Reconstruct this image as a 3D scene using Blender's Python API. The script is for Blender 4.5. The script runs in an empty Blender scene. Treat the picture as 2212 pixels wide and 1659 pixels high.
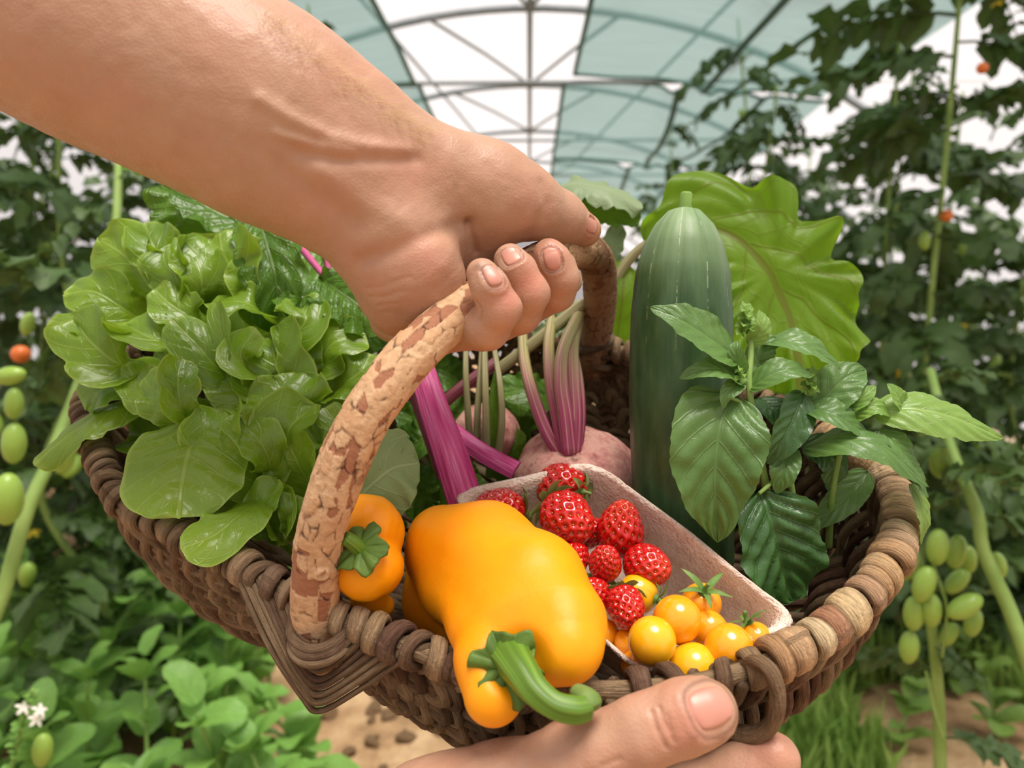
import bpy, math, random
import numpy as np
from mathutils import Vector, Matrix

random.seed(7)
RNG = np.random.default_rng(7)
scene = bpy.context.scene
COL = scene.collection

# ------------------------------------------------------------------ camera
W, H, F = 2212.0, 1659.0, 1600.0
CAM_LOC = np.array([0.0, 0.0, 1.0])
cam_data = bpy.data.cameras.new('camera')
cam_data.lens = F / W * 36.0
cam_data.sensor_width = 36.0
cam_data.clip_start = 0.01
cam_data.dof.use_dof = True
cam_data.dof.focus_distance = 0.335
cam_data.dof.aperture_fstop = 8.5
cam = bpy.data.objects.new('camera', cam_data)
COL.objects.link(cam)
PITCH = math.atan((829.5 - 680.0) / F)
YAW = math.atan(37.0 / F)
cam.location = CAM_LOC
cam.rotation_euler = (math.pi / 2 - PITCH, 0.0, YAW)
scene.camera = cam
_R = np.array(cam.rotation_euler.to_matrix())
RIGHT, UP, FWD = _R[:, 0], _R[:, 1], -_R[:, 2]

# ------------------------------------------------------------------ light
world = bpy.data.worlds.new('overcast_sky')
scene.world = world
world.use_nodes = True
wn = world.node_tree
wn.nodes.clear()
_bg = wn.nodes.new('ShaderNodeBackground')
_bg.inputs[0].default_value = (1.0, 0.955, 0.965, 1)
_bg.inputs[1].default_value = 0.42
_wo = wn.nodes.new('ShaderNodeOutputWorld')
wn.links.new(_bg.outputs[0], _wo.inputs[0])
sun_data = bpy.data.lights.new('hazy_sun', 'SUN')
sun_data.energy = 6.5
sun_data.angle = math.radians(30)
sun_data.color = (1.0, 0.94, 0.86)
sun = bpy.data.objects.new('hazy_sun', sun_data)
sun.rotation_euler = (math.radians(12), math.radians(8), 0)
COL.objects.link(sun)
scene.view_settings.view_transform = 'Standard'
scene.view_settings.look = 'None'
scene.view_settings.gamma = 1.0
scene.view_settings.use_curve_mapping = False
scene.view_settings.exposure = 0.2
scene.cycles.max_bounces = 5
scene.cycles.diffuse_bounces = 3
scene.cycles.glossy_bounces = 2
scene.cycles.transparent_max_bounces = 8
scene.cycles.adaptive_threshold = 0.05
scene.cycles.caustics_reflective = False
scene.cycles.caustics_refractive = False

# ------------------------------------------------------------------ helpers
SC = 0.85            # the near things: depth figures below times this = metres


def q(u, v, d):
    """photo pixel and depth to camera-space (right, up, forward)"""
    return np.array([(u - 1106.0) / F * d, -(v - 829.5) / F * d, d])


def camw(a, s=SC):
    a = np.asarray(a, float) * s
    return CAM_LOC + a[..., 0:1] * RIGHT + a[..., 1:2] * UP + a[..., 2:3] * FWD


def B(u, v, d):
    return camw(q(u, v, d)[None])[0]


def P(u, v, d):
    return camw(q(u, v, d)[None], 1.0)[0]


def vdir(x, y, z):
    """direction: right, up, towards the camera"""
    w = x * RIGHT + y * UP - z * FWD
    return w / np.linalg.norm(w)


def nrm(a):
    return a / np.maximum(np.linalg.norm(a, axis=-1, keepdims=True), 1e-12)


def lin(*c):
    return tuple(((x / 255.0) / 12.92 if x / 255.0 <= 0.04045 else ((x / 255.0 + 0.055) / 1.055) ** 2.4) for x in c)


def spline(pts, n, closed=False):
    """Catmull-Rom through pts (any dimension), n samples"""
    p = np.asarray(pts, float)
    m = len(p)
    if m == 2 and not closed:
        t = np.linspace(0, 1, n)[:, None]
        return p[0] * (1 - t) + p[1] * t
    if closed:
        t = np.linspace(0, m, n, endpoint=False)
        i = np.floor(t).astype(int)
        f = (t - i)[:, None]
        p0, p1, p2, p3 = p[(i - 1) % m], p[i % m], p[(i + 1) % m], p[(i + 2) % m]
    else:
        t = np.linspace(0, m - 1, n)
        i = np.minimum(np.floor(t).astype(int), m - 2)
        f = (t - i)[:, None]
        e = np.vstack([2 * p[0] - p[1], p, 2 * p[-1] - p[-2]])
        p0, p1, p2, p3 = e[i], e[i + 1], e[i + 2], e[i + 3]
    return 0.5 * ((2 * p1) + (-p0 + p2) * f + (2 * p0 - 5 * p1 + 4 * p2 - p3) * f ** 2 + (-p0 + 3 * p1 - 3 * p2 + p3) * f ** 3)


def resample(p, n):
    s = np.r_[0, np.cumsum(np.linalg.norm(np.diff(p, axis=0), axis=1))]
    t = np.linspace(0, s[-1], n)
    return np.stack([np.interp(t, s, p[:, k]) for k in range(p.shape[1])], 1)


def thing(name, label, cat, loc, group=None):
    o = bpy.data.objects.new(name, None)
    o.empty_display_size = 0.02
    o.location = Vector(loc)
    o['label'] = label
    o['category'] = cat
    if group:
        o['group'] = group
    COL.objects.link(o)
    return o


def root_loc(o):
    while o.parent is not None:
        o = o.parent
    return np.array(o.location)


def mesh(name, v, f, uv=None, smooth=True, attr=None):
    me = bpy.data.meshes.new(name)
    v = np.asarray(v, np.float32)
    if isinstance(f, np.ndarray):
        k = f.shape[1]
        me.vertices.add(len(v))
        me.vertices.foreach_set('co', v.ravel())
        me.loops.add(f.size)
        me.loops.foreach_set('vertex_index', f.astype(np.int32).ravel())
        me.polygons.add(len(f))
        me.polygons.foreach_set('loop_start', np.arange(0, f.size, k, dtype=np.int32))
        me.update(calc_edges=True)
        me.validate()
    else:
        me.from_pydata([tuple(x) for x in v], [], f)
    if smooth:
        me.polygons.foreach_set('use_smooth', np.ones(len(me.polygons), bool))
    li = np.empty(len(me.loops), np.int32)
    me.loops.foreach_get('vertex_index', li)
    if uv is not None:
        l = me.uv_layers.new(name='UVMap')
        l.data.foreach_set('uv', np.asarray(uv, np.float32)[li].ravel())
    for k, a in (attr or {}).items():
        at = me.attributes.new(k, 'FLOAT', 'POINT')
        at.data.foreach_set('value', np.asarray(a, np.float32))
    me.update()
    return me


def part(name, me, mat, parent=None, loc=None):
    """link mesh as object; vertices are world coordinates when a parent is given"""
    o = bpy.data.objects.new(name, me)
    if mat is not None and not me.materials:
        me.materials.append(mat)
    COL.objects.link(o)
    if parent is not None:
        me.transform(Matrix.Translation(-Vector(root_loc(parent))))
        o.parent = parent
    elif loc is not None:
        me.transform(Matrix.Translation(-Vector(loc)))
        o.location = Vector(loc)
    return o


def copy_part(src, parent, mtx=None):
    o = src.copy()
    COL.objects.link(o)
    o.parent = parent
    if mtx is not None:
        o.matrix_local = mtx
    return o


def tag(o, label, cat, group=None, kind=None):
    o['label'] = label
    o['category'] = cat
    if group:
        o['group'] = group
    if kind:
        o['kind'] = kind
    return o


def structure(o, label=None):
    o['kind'] = 'structure'
    if label:
        o['label'] = label
    return o


def frames(p, hint=None):
    """tangent, normal, side along path; parallel transport, or nearest to a fixed hint"""
    t = nrm(np.gradient(p, axis=0))
    n = np.empty_like(p)
    if hint is not None:
        n = nrm(hint - (t * hint).sum(1, keepdims=True) * t)
    else:
        a = np.array([0.31, 0.17, 0.93])
        a = a - t[0] * (a @ t[0])
        n[0] = a / np.linalg.norm(a)
        for i in range(1, len(p)):
            a = n[i - 1] - t[i] * (n[i - 1] @ t[i])
            n[i] = a / max(np.linalg.norm(a), 1e-9)
    return t, n, np.cross(t, n)


def tube(p, r, sides=8, hint=None, flat=1.0, closed=False, jitter=0.0, caps=True):
    """verts, quads, uv. r scalar or per point; flat scales the normal axis"""
    p = np.asarray(p, float)
    n = len(p)
    r = np.broadcast_to(np.asarray(r, float), (n,)).copy()
    if jitter:
        r *= 1 + jitter * RNG.normal(size=n)
    if not closed and caps:
        t0 = nrm((p[1] - p[0])[None])[0]
        t1 = nrm((p[-1] - p[-2])[None])[0]
        p = np.vstack([p[0] - t0 * r[0] * .3, p[0] - t0 * r[0] * .3, p, p[-1] + t1 * r[-1] * .3, p[-1] + t1 * r[-1] * .3])
        r = np.r_[1e-5, r[0] * .7, r, r[-1] * .7, 1e-5]
        n += 4
        q0 = p.copy()
        q0[0] -= t0 * 1e-5
        q0[-1] += t1 * 1e-5
        t, nn, ss = frames(q0, hint)
        t[0] = t[1] = t0
        t[-1] = t[-2] = t1
    else:
        t, nn, ss = frames(p, hint)
    a = np.linspace(0, 2 * np.pi, sides, endpoint=False)
    v = p[:, None] + r[:, None, None] * (np.cos(a)[None, :, None] * nn[:, None] * flat + np.sin(a)[None, :, None] * ss[:, None])
    length = np.r_[0, np.cumsum(np.linalg.norm(np.diff(p, axis=0), axis=1))]
    uv = np.stack(np.broadcast_arrays(a[None] / (2 * np.pi), length[:, None] * 10), 2)
    i = np.arange(n if closed else n - 1)[:, None]
    j = np.arange(sides)[None]
    i2, j2 = (i + 1) % n, (j + 1) % sides
    f = np.stack([i * sides + j, i2 * sides + j, i2 * sides + j2, i * sides + j2], 2).reshape(-1, 4)
    return v.reshape(-1, 3), f, uv.reshape(-1, 2)


def tube_part(name, p, r, mat, parent, sides=8, **k):
    v, f, uv = tube(p, r, sides, **k)
    return part(name, mesh(name, v, f, uv), mat, parent)


def join(chunks):
    vs, fs, us, o = [], [], [], 0
    for v, f, uv in chunks:
        vs.append(v)
        fs.append(f + o)
        us.append(uv)
        o += len(v)
    return np.vstack(vs), np.vstack(fs), np.vstack(us)


# ---- implicit surfaces (smooth unions of tapered capsules) -> quad mesh
def smin(a, b, k):
    h = np.clip(0.5 + 0.5 * (b - a) / k, 0, 1)
    return b + (a - b) * h - k * h * (1 - h)


def chain(p, pts, k=0.004):
    """pts: camera-space rows x,y,d,r"""
    out = None
    for a, b in zip(pts[:-1], pts[1:]):
        ab = b[:3] - a[:3]
        t = np.clip((p - a[:3]) @ ab / (ab @ ab), 0, 1)
        e = p - a[:3] - t[:, None] * ab
        dd = np.sqrt((e * e).sum(1)) - (a[3] + (b[3] - a[3]) * t)
        out = dd if out is None else smin(out, dd, k)
    return out


def qc(rows):
    """(u,v,d,radius_px) rows to camera-space x,y,d,r"""
    return np.array([np.r_[q(u, v, d), r * d / F] for u, v, d, r in rows])


def nets(f, lo, hi, h, sub=1):
    lo, hi = np.array(lo, float), np.array(hi, float)
    n = np.ceil((hi - lo) / h).astype(int) + 1
    ax = [lo[k] + h * np.arange(n[k]) for k in range(3)]
    g = np.stack(np.meshgrid(*ax, indexing='ij'), -1).reshape(-1, 3)
    st = 4
    cn = [slice(None, None, st)] * 3
    gc = g.reshape(tuple(n) + (3,))[tuple(cn)]
    cval = f(gc.reshape(-1, 3)).reshape(gc.shape[:3])
    val = cval
    for k in range(3):
        val = np.repeat(val, st, axis=k)
    val = val[:n[0], :n[1], :n[2]].reshape(-1).copy()
    near = np.abs(val) < 8.5 * h
    gi = np.nonzero(near)[0]
    val[gi] = np.concatenate([f(g[c]) for c in np.array_split(gi, max(1, len(gi) // 100000))])
    val = val.reshape(n)
    s = val < 0
    c = n - 1
    cnt = np.zeros(c)
    acc = np.zeros(tuple(c) + (3,))
    cor = [(i, j, k) for i in (0, 1) for j in (0, 1) for k in (0, 1)]

    def sl(o):
        return tuple(slice(o[m], o[m] + c[m]) for m in range(3))
    for a in cor:
        for b in cor:
            if sum(abs(a[m] - b[m]) for m in range(3)) == 1 and a < b:
                va, vb = val[sl(a)], val[sl(b)]
                x = (s[sl(a)] != s[sl(b)])
                t = np.where(x, va / np.where(x, va - vb, 1), 0)
                cnt += x
                for m in range(3):
                    acc[..., m] += np.where(x, a[m] + t * (b[m] - a[m]), 0)
    act = cnt > 0
    idx = -np.ones(c, int)
    idx[act] = np.arange(act.sum())
    ijk = np.argwhere(act)
    v = lo + h * (ijk + acc[act] / cnt[act][:, None])
    faces = []
    for m in range(3):
        a, b = [(1, 2), (2, 0), (0, 1)][m]
        d0 = s[tuple(slice(0, n[k] - 1) if k == m else slice(None) for k in range(3))]
        d1 = s[tuple(slice(1, n[k]) if k == m else slice(None) for k in range(3))]
        e = np.argwhere(d0 != d1)
        ok = (e[:, a] > 0) & (e[:, b] > 0) & (e[:, a] < c[a]) & (e[:, b] < c[b])
        e = e[ok]
        ins = d0[tuple(e.T)]

        def at(da, db):
            w = e.copy()
            w[:, a] += da
            w[:, b] += db
            return idx[tuple(w.T)]
        qd = np.stack([at(-1, -1), at(0, -1), at(0, 0), at(-1, 0)], 1)
        qd[~ins] = qd[~ins][:, ::-1]
        faces.append(qd)
    fc = np.vstack(faces)

    def proj(v, it=2):
        for _ in range(it):
            e = h * .05
            fv = f(v)
            gr = np.stack([f(v + np.eye(3)[k] * e) - fv for k in range(3)], 1) / e
            v = v - np.clip(fv, -h, h)[:, None] * gr / np.maximum((gr * gr).sum(1, keepdims=True), .2)
        return v, nrm(gr)
    v, gn = proj(v, 1 if sub else 2)
    for _ in range(sub):
        v, fc = subdiv(v, fc)
    if sub:
        v, gn = proj(v, 2 if sub == 1 else 1)
    return v, fc, gn


def subdiv(v, f):
    nv = len(v)
    e = np.sort(np.stack([f, np.roll(f, -1, 1)], 2).reshape(-1, 2), 1)
    key = e[:, 0].astype(np.int64) * nv + e[:, 1]
    uk, inv = np.unique(key, return_inverse=True)
    inv = inv.reshape(-1, 4)
    em = (v[uk // nv] + v[uk % nv]) / 2
    fm = v[f].mean(1)
    v2 = np.vstack([v, em, fm])
    E0, F0 = nv, nv + len(uk)
    fi = F0 + np.arange(len(f))
    out = [np.stack([f[:, k], E0 + inv[:, k], fi, E0 + inv[:, (k - 1) % 4]], 1) for k in range(4)]
    return v2, np.vstack(out)


def trace(f, u, v, d0=0.2, d1=0.6):
    """first hit of the photo ray with the implicit surface, and its normal"""
    ray = q(u, v, 1.0)
    L = np.linalg.norm(ray)
    d = d0
    for _ in range(120):
        s = f((ray * d)[None])[0]
        if s < 2e-5 or d > d1:
            break
        d += s / L * .8
    p = ray * d
    e = 4e-4
    g = np.array([f((p + np.eye(3)[k] * e)[None])[0] - f((p - np.eye(3)[k] * e)[None])[0] for k in range(3)])
    return p, g / np.linalg.norm(g)


def trace_many(f, uv, d0=.25, d1=.6):
    ray = np.stack([(uv[:, 0] - 1106.0) / F, -(uv[:, 1] - 829.5) / F, np.ones(len(uv))], 1)
    L = np.linalg.norm(ray, axis=1)
    d = np.full(len(uv), d0)
    for _ in range(70):
        d = np.minimum(d + np.maximum(f(ray * d[:, None]), 0) / L * .8, d1)
    p = ray * d[:, None]
    e = 4e-4
    return p, nrm(np.stack([f(p + np.eye(3)[k] * e) - f(p - np.eye(3)[k] * e) for k in range(3)], 1))


def seg_dist(p, line):
    out = np.full(len(p), 9.0)
    for a, b in zip(line[:-1], line[1:]):
        ab = b - a
        t = np.clip((p - a) @ ab / (ab @ ab), 0, 1)
        out = np.minimum(out, np.linalg.norm(p - a - t[:, None] * ab, axis=1))
    return out


def fbm(p, scale, octs=3, seed=0):
    """cheap smooth value noise, p (N,3)"""
    out = np.zeros(len(p))
    amp = 1.0
    for o in range(octs):
        x = p * scale * 2 ** o + seed * 17.3 + o * 5.1
        i = np.floor(x).astype(np.int64)
        fr = x - i
        fr = fr * fr * (3 - 2 * fr)
        acc = 0
        for a in (0, 1):
            for b in (0, 1):
                for c in (0, 1):
                    hsh = ((i[:, 0] + a) * 73856093 ^ (i[:, 1] + b) * 19349663 ^ (i[:, 2] + c) * 83492791) & 0xffffff
                    hsh = (hsh * 1103515245 + 12345) & 0x7fffffff
                    w = (fr[:, 0] if a else 1 - fr[:, 0]) * (fr[:, 1] if b else 1 - fr[:, 1]) * (fr[:, 2] if c else 1 - fr[:, 2])
                    acc = acc + w * (hsh / 0x7fffffff * 2 - 1)
        out += amp * acc
        amp *= .5
    return out


# ------------------------------------------------------------------ materials
class NB:
    def __init__(self, name):
        self.m = bpy.data.materials.new(name)
        self.m.use_nodes = True
        self.t = self.m.node_tree
        self.t.nodes.clear()
        self.out = self.n('ShaderNodeOutputMaterial')

    def n(self, k, **p):
        x = self.t.nodes.new(k)
        for a, b in p.items():
            setattr(x, a, b)
        return x

    def l(self, a, b):
        self.t.links.new(a, b)

    def set(self, sock, val):
        if hasattr(val, 'links') or isinstance(val, bpy.types.NodeSocket):
            self.l(val, sock)
        elif isinstance(val, tuple) and len(val) == 3 and sock.type == 'RGBA':
            sock.default_value = (*val, 1)
        else:
            sock.default_value = val

    def math(self, op, a, b=0.0, c=None, clamp=False):
        x = self.n('ShaderNodeMath', operation=op, use_clamp=clamp)
        self.set(x.inputs[0], a)
        self.set(x.inputs[1], b)
        if c is not None:
            self.set(x.inputs[2], c)
        return x.outputs[0]

    def mix(self, f, a, b, mode='MIX'):
        x = self.n('ShaderNodeMix', data_type='RGBA', blend_type=mode)
        self.set(x.inputs[0], f)
        self.set(x.inputs[6], a)
        self.set(x.inputs[7], b)
        return x.outputs[2]

    def ramp(self, f, stops):
        x = self.n('ShaderNodeValToRGB')
        el = x.color_ramp.elements
        while len(el) < len(stops):
            el.new(0.5)
        for e, (p, c) in zip(el, stops):
            e.position = p
            e.color = (*c, 1) if len(c) == 3 else c
        self.set(x.inputs[0], f)
        return x.outputs[0]

    def sstep(self, f, a, b):
        x = self.n('ShaderNodeMapRange', interpolation_type='SMOOTHSTEP')
        self.set(x.inputs[0], f)
        x.inputs[1].default_value = a
        x.inputs[2].default_value = b
        return x.outputs[0]

    def coord(self, kind='Object', scale=None):
        c = self.n('ShaderNodeTexCoord').outputs[kind]
        if scale is None:
            return c
        m = self.n('ShaderNodeMapping')
        self.l(c, m.inputs[0])
        m.inputs[3].default_value = scale
        return m.outputs[0]

    def noise(self, vec, scale, detail=3.0, rough=.55, out=0):
        x = self.n('ShaderNodeTexNoise')
        if vec is not None:
            self.l(vec, x.inputs['Vector'])
        x.inputs['Scale'].default_value = scale
        x.inputs['Detail'].default_value = detail
        x.inputs['Roughness'].default_value = rough
        return x.outputs[out]

    def voro(self, vec, scale, feature='F1', out='Distance'):
        x = self.n('ShaderNodeTexVoronoi', feature=feature)
        if vec is not None:
            self.l(vec, x.inputs['Vector'])
        x.inputs['Scale'].default_value = scale
        return x.outputs[out]

    def attr(self, name):
        return self.n('ShaderNodeAttribute', attribute_name=name).outputs['Fac']

    def rand(self):
        return self.n('ShaderNodeObjectInfo').outputs['Random']

    def bump(self, h, strength=.3, dist=.001):
        x = self.n('ShaderNodeBump')
        self.set(x.inputs['Height'], h)
        x.inputs['Strength'].default_value = strength
        x.inputs['Distance'].default_value = dist
        return x.outputs[0]

    def bsdf(self, col, rough=.5, spec=.5, normal=None, sss=0.0, sss_r=(1, .3, .15), sss_s=.004, coat=0.0, coat_r=.1):
        x = self.n('ShaderNodeBsdfPrincipled')
        self.set(x.inputs['Base Color'], col)
        self.set(x.inputs['Roughness'], rough)
        x.inputs['Specular IOR Level'].default_value = spec
        if normal is not None:
            self.l(normal, x.inputs['Normal'])
        if sss:
            x.inputs['Subsurface Weight'].default_value = sss
            x.inputs['Subsurface Radius'].default_value = sss_r
            x.inputs['Subsurface Scale'].default_value = sss_s
        if coat:
            x.inputs['Coat Weight'].default_value = coat
            x.inputs['Coat Roughness'].default_value = coat_r
        return x.outputs[0]

    def done(self, sh):
        self.l(sh, self.out.inputs[0])
        return self.m


def leaf_mat(name, dark, light, vein, nlat=6, k=.32, trans=.35, rough=.42, net=9.0, vein_amt=.55, tcol=None, bump=.35, spec=.45, mid=.05, var=.35, edge_light=.0, wobble=.3, net_amt=.3):
    b = NB(name)
    uv = b.coord('UV')
    sx = b.n('ShaderNodeSeparateXYZ')
    b.l(uv, sx.inputs[0])
    t = sx.outputs[0]
    s = b.math('ABSOLUTE', b.math('MULTIPLY_ADD', sx.outputs[1], 2.0, -1.0))
    obj = b.coord('Object')
    wob = b.math('MULTIPLY_ADD', b.noise(obj, 50, 1), wobble, -wobble * .5)
    ph = b.math('ADD', b.math('MULTIPLY_ADD', t, float(nlat), b.math('MULTIPLY', s, -k * nlat)), wob)
    fr = b.math('ABSOLUTE', b.math('SUBTRACT', b.math('FRACT', ph), .5))
    lat = b.sstep(fr, .43, .5)
    mr = b.math('SUBTRACT', 1.0, b.sstep(s, mid * .4, mid))
    nv = b.math('SUBTRACT', 1.0, b.sstep(b.voro(uv, net, 'DISTANCE_TO_EDGE'), .0, .05))
    edge = b.math('MULTIPLY', b.math('MAXIMUM', b.sstep(s, .9, 1.0), b.sstep(t, .93, 1.0)), edge_light)  # edge highlight painted into the colour along margin and tip, used on lettuce
    v = b.math('MAXIMUM', b.math('MAXIMUM', mr, b.math('MULTIPLY', lat, .7)), b.math('MULTIPLY', nv, net_amt))
    r = b.rand()
    base = b.mix(b.math('MULTIPLY_ADD', b.noise(obj, 18, 3), 1.6, -.3, clamp=True), dark, light)
    base = b.mix(b.math('MULTIPLY', r, var), base, light)
    base = b.mix(b.math('MULTIPLY', v, vein_amt), base, vein)
    base = b.mix(edge, base, vein)
    hgt = b.math('ADD', b.math('MULTIPLY', v, -1.0), b.math('MULTIPLY', b.noise(obj, 220, 2), .35))
    nr = b.bump(hgt, bump, .0012)
    p = b.bsdf(base, rough, spec, nr)
    tr = b.n('ShaderNodeBsdfTranslucent')
    b.set(tr.inputs[0], b.mix(.5, base, tcol or light))
    mx = b.n('ShaderNodeMixShader')
    mx.inputs[0].default_value = trans
    b.l(p, mx.inputs[1])
    b.l(tr.outputs[0], mx.inputs[2])
    return b.done(mx.outputs[0])


def simple_mat(name, c1, c2, scale=40, rough=.5, spec=.4, bump=.2, bscale=200, bd=.001, sss=0.0, trans=0.0, stretch=None, randmix=0.0, coords='Object', coat=0.0, sss_s=.004):
    b = NB(name)
    o = b.coord(coords, stretch)
    f = b.math('MULTIPLY_ADD', b.noise(o, scale, 4), 2.0, -.5, clamp=True)
    c = b.mix(f, c1, c2)
    if randmix:
        c = b.mix(b.math('MULTIPLY', b.rand(), randmix), c, c2)
    nr = b.bump(b.noise(o, bscale, 3), bump, bd) if bump else None
    p = b.bsdf(c, rough, spec, nr, sss=sss, sss_r=(1, .5, .2), coat=coat, sss_s=sss_s)
    if trans:
        tr = b.n('ShaderNodeBsdfTranslucent')
        b.set(tr.inputs[0], c)
        mx = b.n('ShaderNodeMixShader')
        mx.inputs[0].default_value = trans
        b.l(p, mx.inputs[1])
        b.l(tr.outputs[0], mx.inputs[2])
        p = mx.outputs[0]
    return b.done(p)


def strip_mat(name, cols, scale=(14.0, .5, 1.0), rough=.4, spec=.45, bump=.5):
    b = NB(name)
    uv = b.coord('UV', scale)
    f = b.noise(uv, 2.0, 3, .6)
    c = b.ramp(f, [(.28 + .44 * i / (len(cols) - 1), x) for i, x in enumerate(cols)])
    return b.done(b.bsdf(c, rough, spec, b.bump(f, bump, .0012), sss=.1, sss_r=(1, .3, .5), sss_s=.003))


def skin_mat(name, base, red, dark):
    b = NB(name)
    o = b.coord('Object')
    n1 = b.math('MULTIPLY_ADD', b.noise(o, 25, 3), 2.2, -.6, clamp=True)
    n2 = b.math('MULTIPLY_ADD', b.noise(o, 90, 3), 1.8, -.4, clamp=True)
    c = b.mix(n1, base, red)
    c = b.mix(b.math('MULTIPLY', n2, .25), c, dark)
    c = b.mix(b.math('MULTIPLY', b.attr('flush'), .7), c, lin(214, 122, 104))
    c = b.mix(b.attr('grime'), c, lin(88, 56, 42))
    h = b.math('ADD', b.voro(o, 900), b.math('MULTIPLY', b.noise(o, 260, 3), .8))
    nr = b.bump(h, .17, .0007)
    return b.done(b.bsdf(c, .46, .4, nr, sss=.18, sss_r=(1, .35, .2), sss_s=.004))


def strand_mat(name, cols, rough=.75):
    """willow: each strand its own tint, streaks along it, pith showing"""
    b = NB(name)
    r = b.rand()
    uv = b.coord('UV', (4.0, 1.6, 1.0))
    o = b.coord('Object')
    c = b.ramp(r, [(i / (len(cols) - 1), x) for i, x in enumerate(cols)])
    st = b.noise(uv, 6.0, 4, .65)
    c = b.mix(b.math('MULTIPLY_ADD', st, 2.6, -.95, clamp=True), c, b.mix(.78, c, (0.012, .008, .005)))
    bl = b.math('MULTIPLY_ADD', b.noise(o, 55, 4), 3.0, -1.35, clamp=True)
    c = b.mix(b.math('MULTIPLY', bl, .55), c, lin(172, 148, 118))
    h = b.math('ADD', st, b.math('MULTIPLY', b.noise(o, 300, 3), .5))
    return b.done(b.bsdf(c, rough, .2, b.bump(h, 1.0, .0022)))


M_SKIN = skin_mat('skin', lin(184, 148, 122), lin(186, 138, 112), lin(146, 106, 82))
M_NAIL = simple_mat('nail', lin(188, 126, 108), lin(202, 144, 124), 60, .34, .5, .05, 300)
M_STRAND = strand_mat('willow_brown', [lin(128, 104, 74), lin(158, 132, 100), lin(98, 74, 52), lin(176, 152, 118), lin(120, 84, 64), lin(82, 64, 46)])
M_WRAP = strand_mat('willow_wrap', [lin(130, 102, 74), lin(172, 144, 110), lin(104, 74, 58), lin(160, 132, 98), lin(120, 92, 70)])
M_WRAP_PALE = strand_mat('willow_wrap_pale', [lin(204, 168, 118), lin(182, 136, 98), lin(214, 186, 138), lin(170, 118, 88), lin(224, 200, 156)])
M_LETTUCE = leaf_mat('lettuce_leaf', lin(84, 122, 22), lin(136, 172, 44), lin(180, 206, 98), nlat=5, k=.32, trans=.38, rough=.3, spec=.6, net=7, vein_amt=.42, tcol=lin(168, 206, 40), edge_light=.55, var=.6)
M_LETTUCE_PALE = leaf_mat('lettuce_leaf_pale', lin(128, 154, 92), lin(158, 180, 120), lin(188, 206, 150), nlat=5, k=.32, trans=.3, rough=.5, net=6, vein_amt=.5)
M_BASIL = leaf_mat('basil_leaf', lin(74, 112, 46), lin(108, 146, 72), lin(140, 172, 100), nlat=6, k=.32, trans=.3, rough=.36, net=14, vein_amt=.25, mid=.045, bump=.4, spec=.6, wobble=.12, net_amt=.08)
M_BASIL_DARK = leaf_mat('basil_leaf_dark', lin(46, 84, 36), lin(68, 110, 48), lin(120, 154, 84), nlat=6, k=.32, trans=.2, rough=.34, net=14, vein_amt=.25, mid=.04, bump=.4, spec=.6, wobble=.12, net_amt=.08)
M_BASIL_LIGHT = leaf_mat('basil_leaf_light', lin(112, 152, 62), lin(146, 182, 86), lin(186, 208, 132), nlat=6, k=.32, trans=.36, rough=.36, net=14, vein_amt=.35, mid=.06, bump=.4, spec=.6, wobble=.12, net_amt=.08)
M_CHARD = leaf_mat('chard_leaf', lin(66, 106, 26), lin(104, 148, 42), lin(146, 174, 82), nlat=7, k=.32, trans=.34, rough=.34, net=11, vein_amt=.35, tcol=lin(130, 176, 30), bump=.8)
M_BEETLEAF = leaf_mat('beet_leaf', lin(90, 132, 22), lin(120, 160, 34), lin(104, 74, 30), nlat=5, k=.32, trans=.6, rough=.45, net=7, vein_amt=.62, tcol=lin(150, 196, 34), mid=.075)
M_BEETLEAF_GREY = leaf_mat('beet_leaf_dull', lin(112, 134, 92), lin(146, 164, 122), lin(168, 180, 142), nlat=5, k=.32, trans=.22, rough=.5, net=7, vein_amt=.3, tcol=lin(90, 140, 40))
M_PEPPER_STEM = strip_mat('pepper_stem', [lin(52, 84, 18), lin(92, 126, 34), lin(126, 156, 56)], (8.0, .4, 1.0), .4, .4, .3)
M_SEPAL = simple_mat('sepal', lin(96, 128, 54), lin(142, 160, 92), 120, .6, .3, .3, 300, trans=.2)
M_CALYX_DARK = simple_mat('calyx_dark', lin(70, 98, 36), lin(104, 132, 54), 60, .5, .3, .5, 150, trans=.1)
M_TOM_CALYX = simple_mat('tomato_calyx', lin(78, 116, 44), lin(124, 154, 80), 90, .55, .3, .3, 300, trans=.15)
M_STEMGREEN = simple_mat('green_stem', lin(112, 150, 64), lin(148, 178, 96), 60, .5, .35, .2, 200, trans=.1)


M_CHARD_PINK = strip_mat('chard_stalk_pink', [lin(170, 40, 104), lin(196, 62, 130), lin(206, 92, 148), lin(216, 140, 178)])
M_CHARD_RED = strip_mat('chard_stalk_dark', [lin(84, 24, 40), lin(120, 44, 60), lin(104, 70, 60)])


def stalk_mat():
    b = NB('beet_stalk')
    f = b.noise(b.coord('UV', (12.0, .35, 1.0)), 2.0, 3, .6)
    low = b.ramp(f, [(.35, lin(136, 34, 80)), (.5, lin(172, 74, 112)), (.62, lin(190, 150, 130))])
    high = b.ramp(f, [(.35, lin(150, 84, 96)), (.46, lin(168, 164, 104)), (.62, lin(140, 148, 84))])
    sx = b.n('ShaderNodeSeparateXYZ')
    b.l(b.coord('UV'), sx.inputs[0])
    c = b.mix(b.sstep(sx.outputs[1], .15, .8), low, high)
    return b.done(b.bsdf(c, .42, .4, b.bump(f, .5, .0012)))


M_BEETSTALK = stalk_mat()
M_BEETSTALK_GREEN = strip_mat('beet_stalk_green', [lin(112, 112, 72), lin(150, 146, 100), lin(160, 130, 110)])


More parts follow.
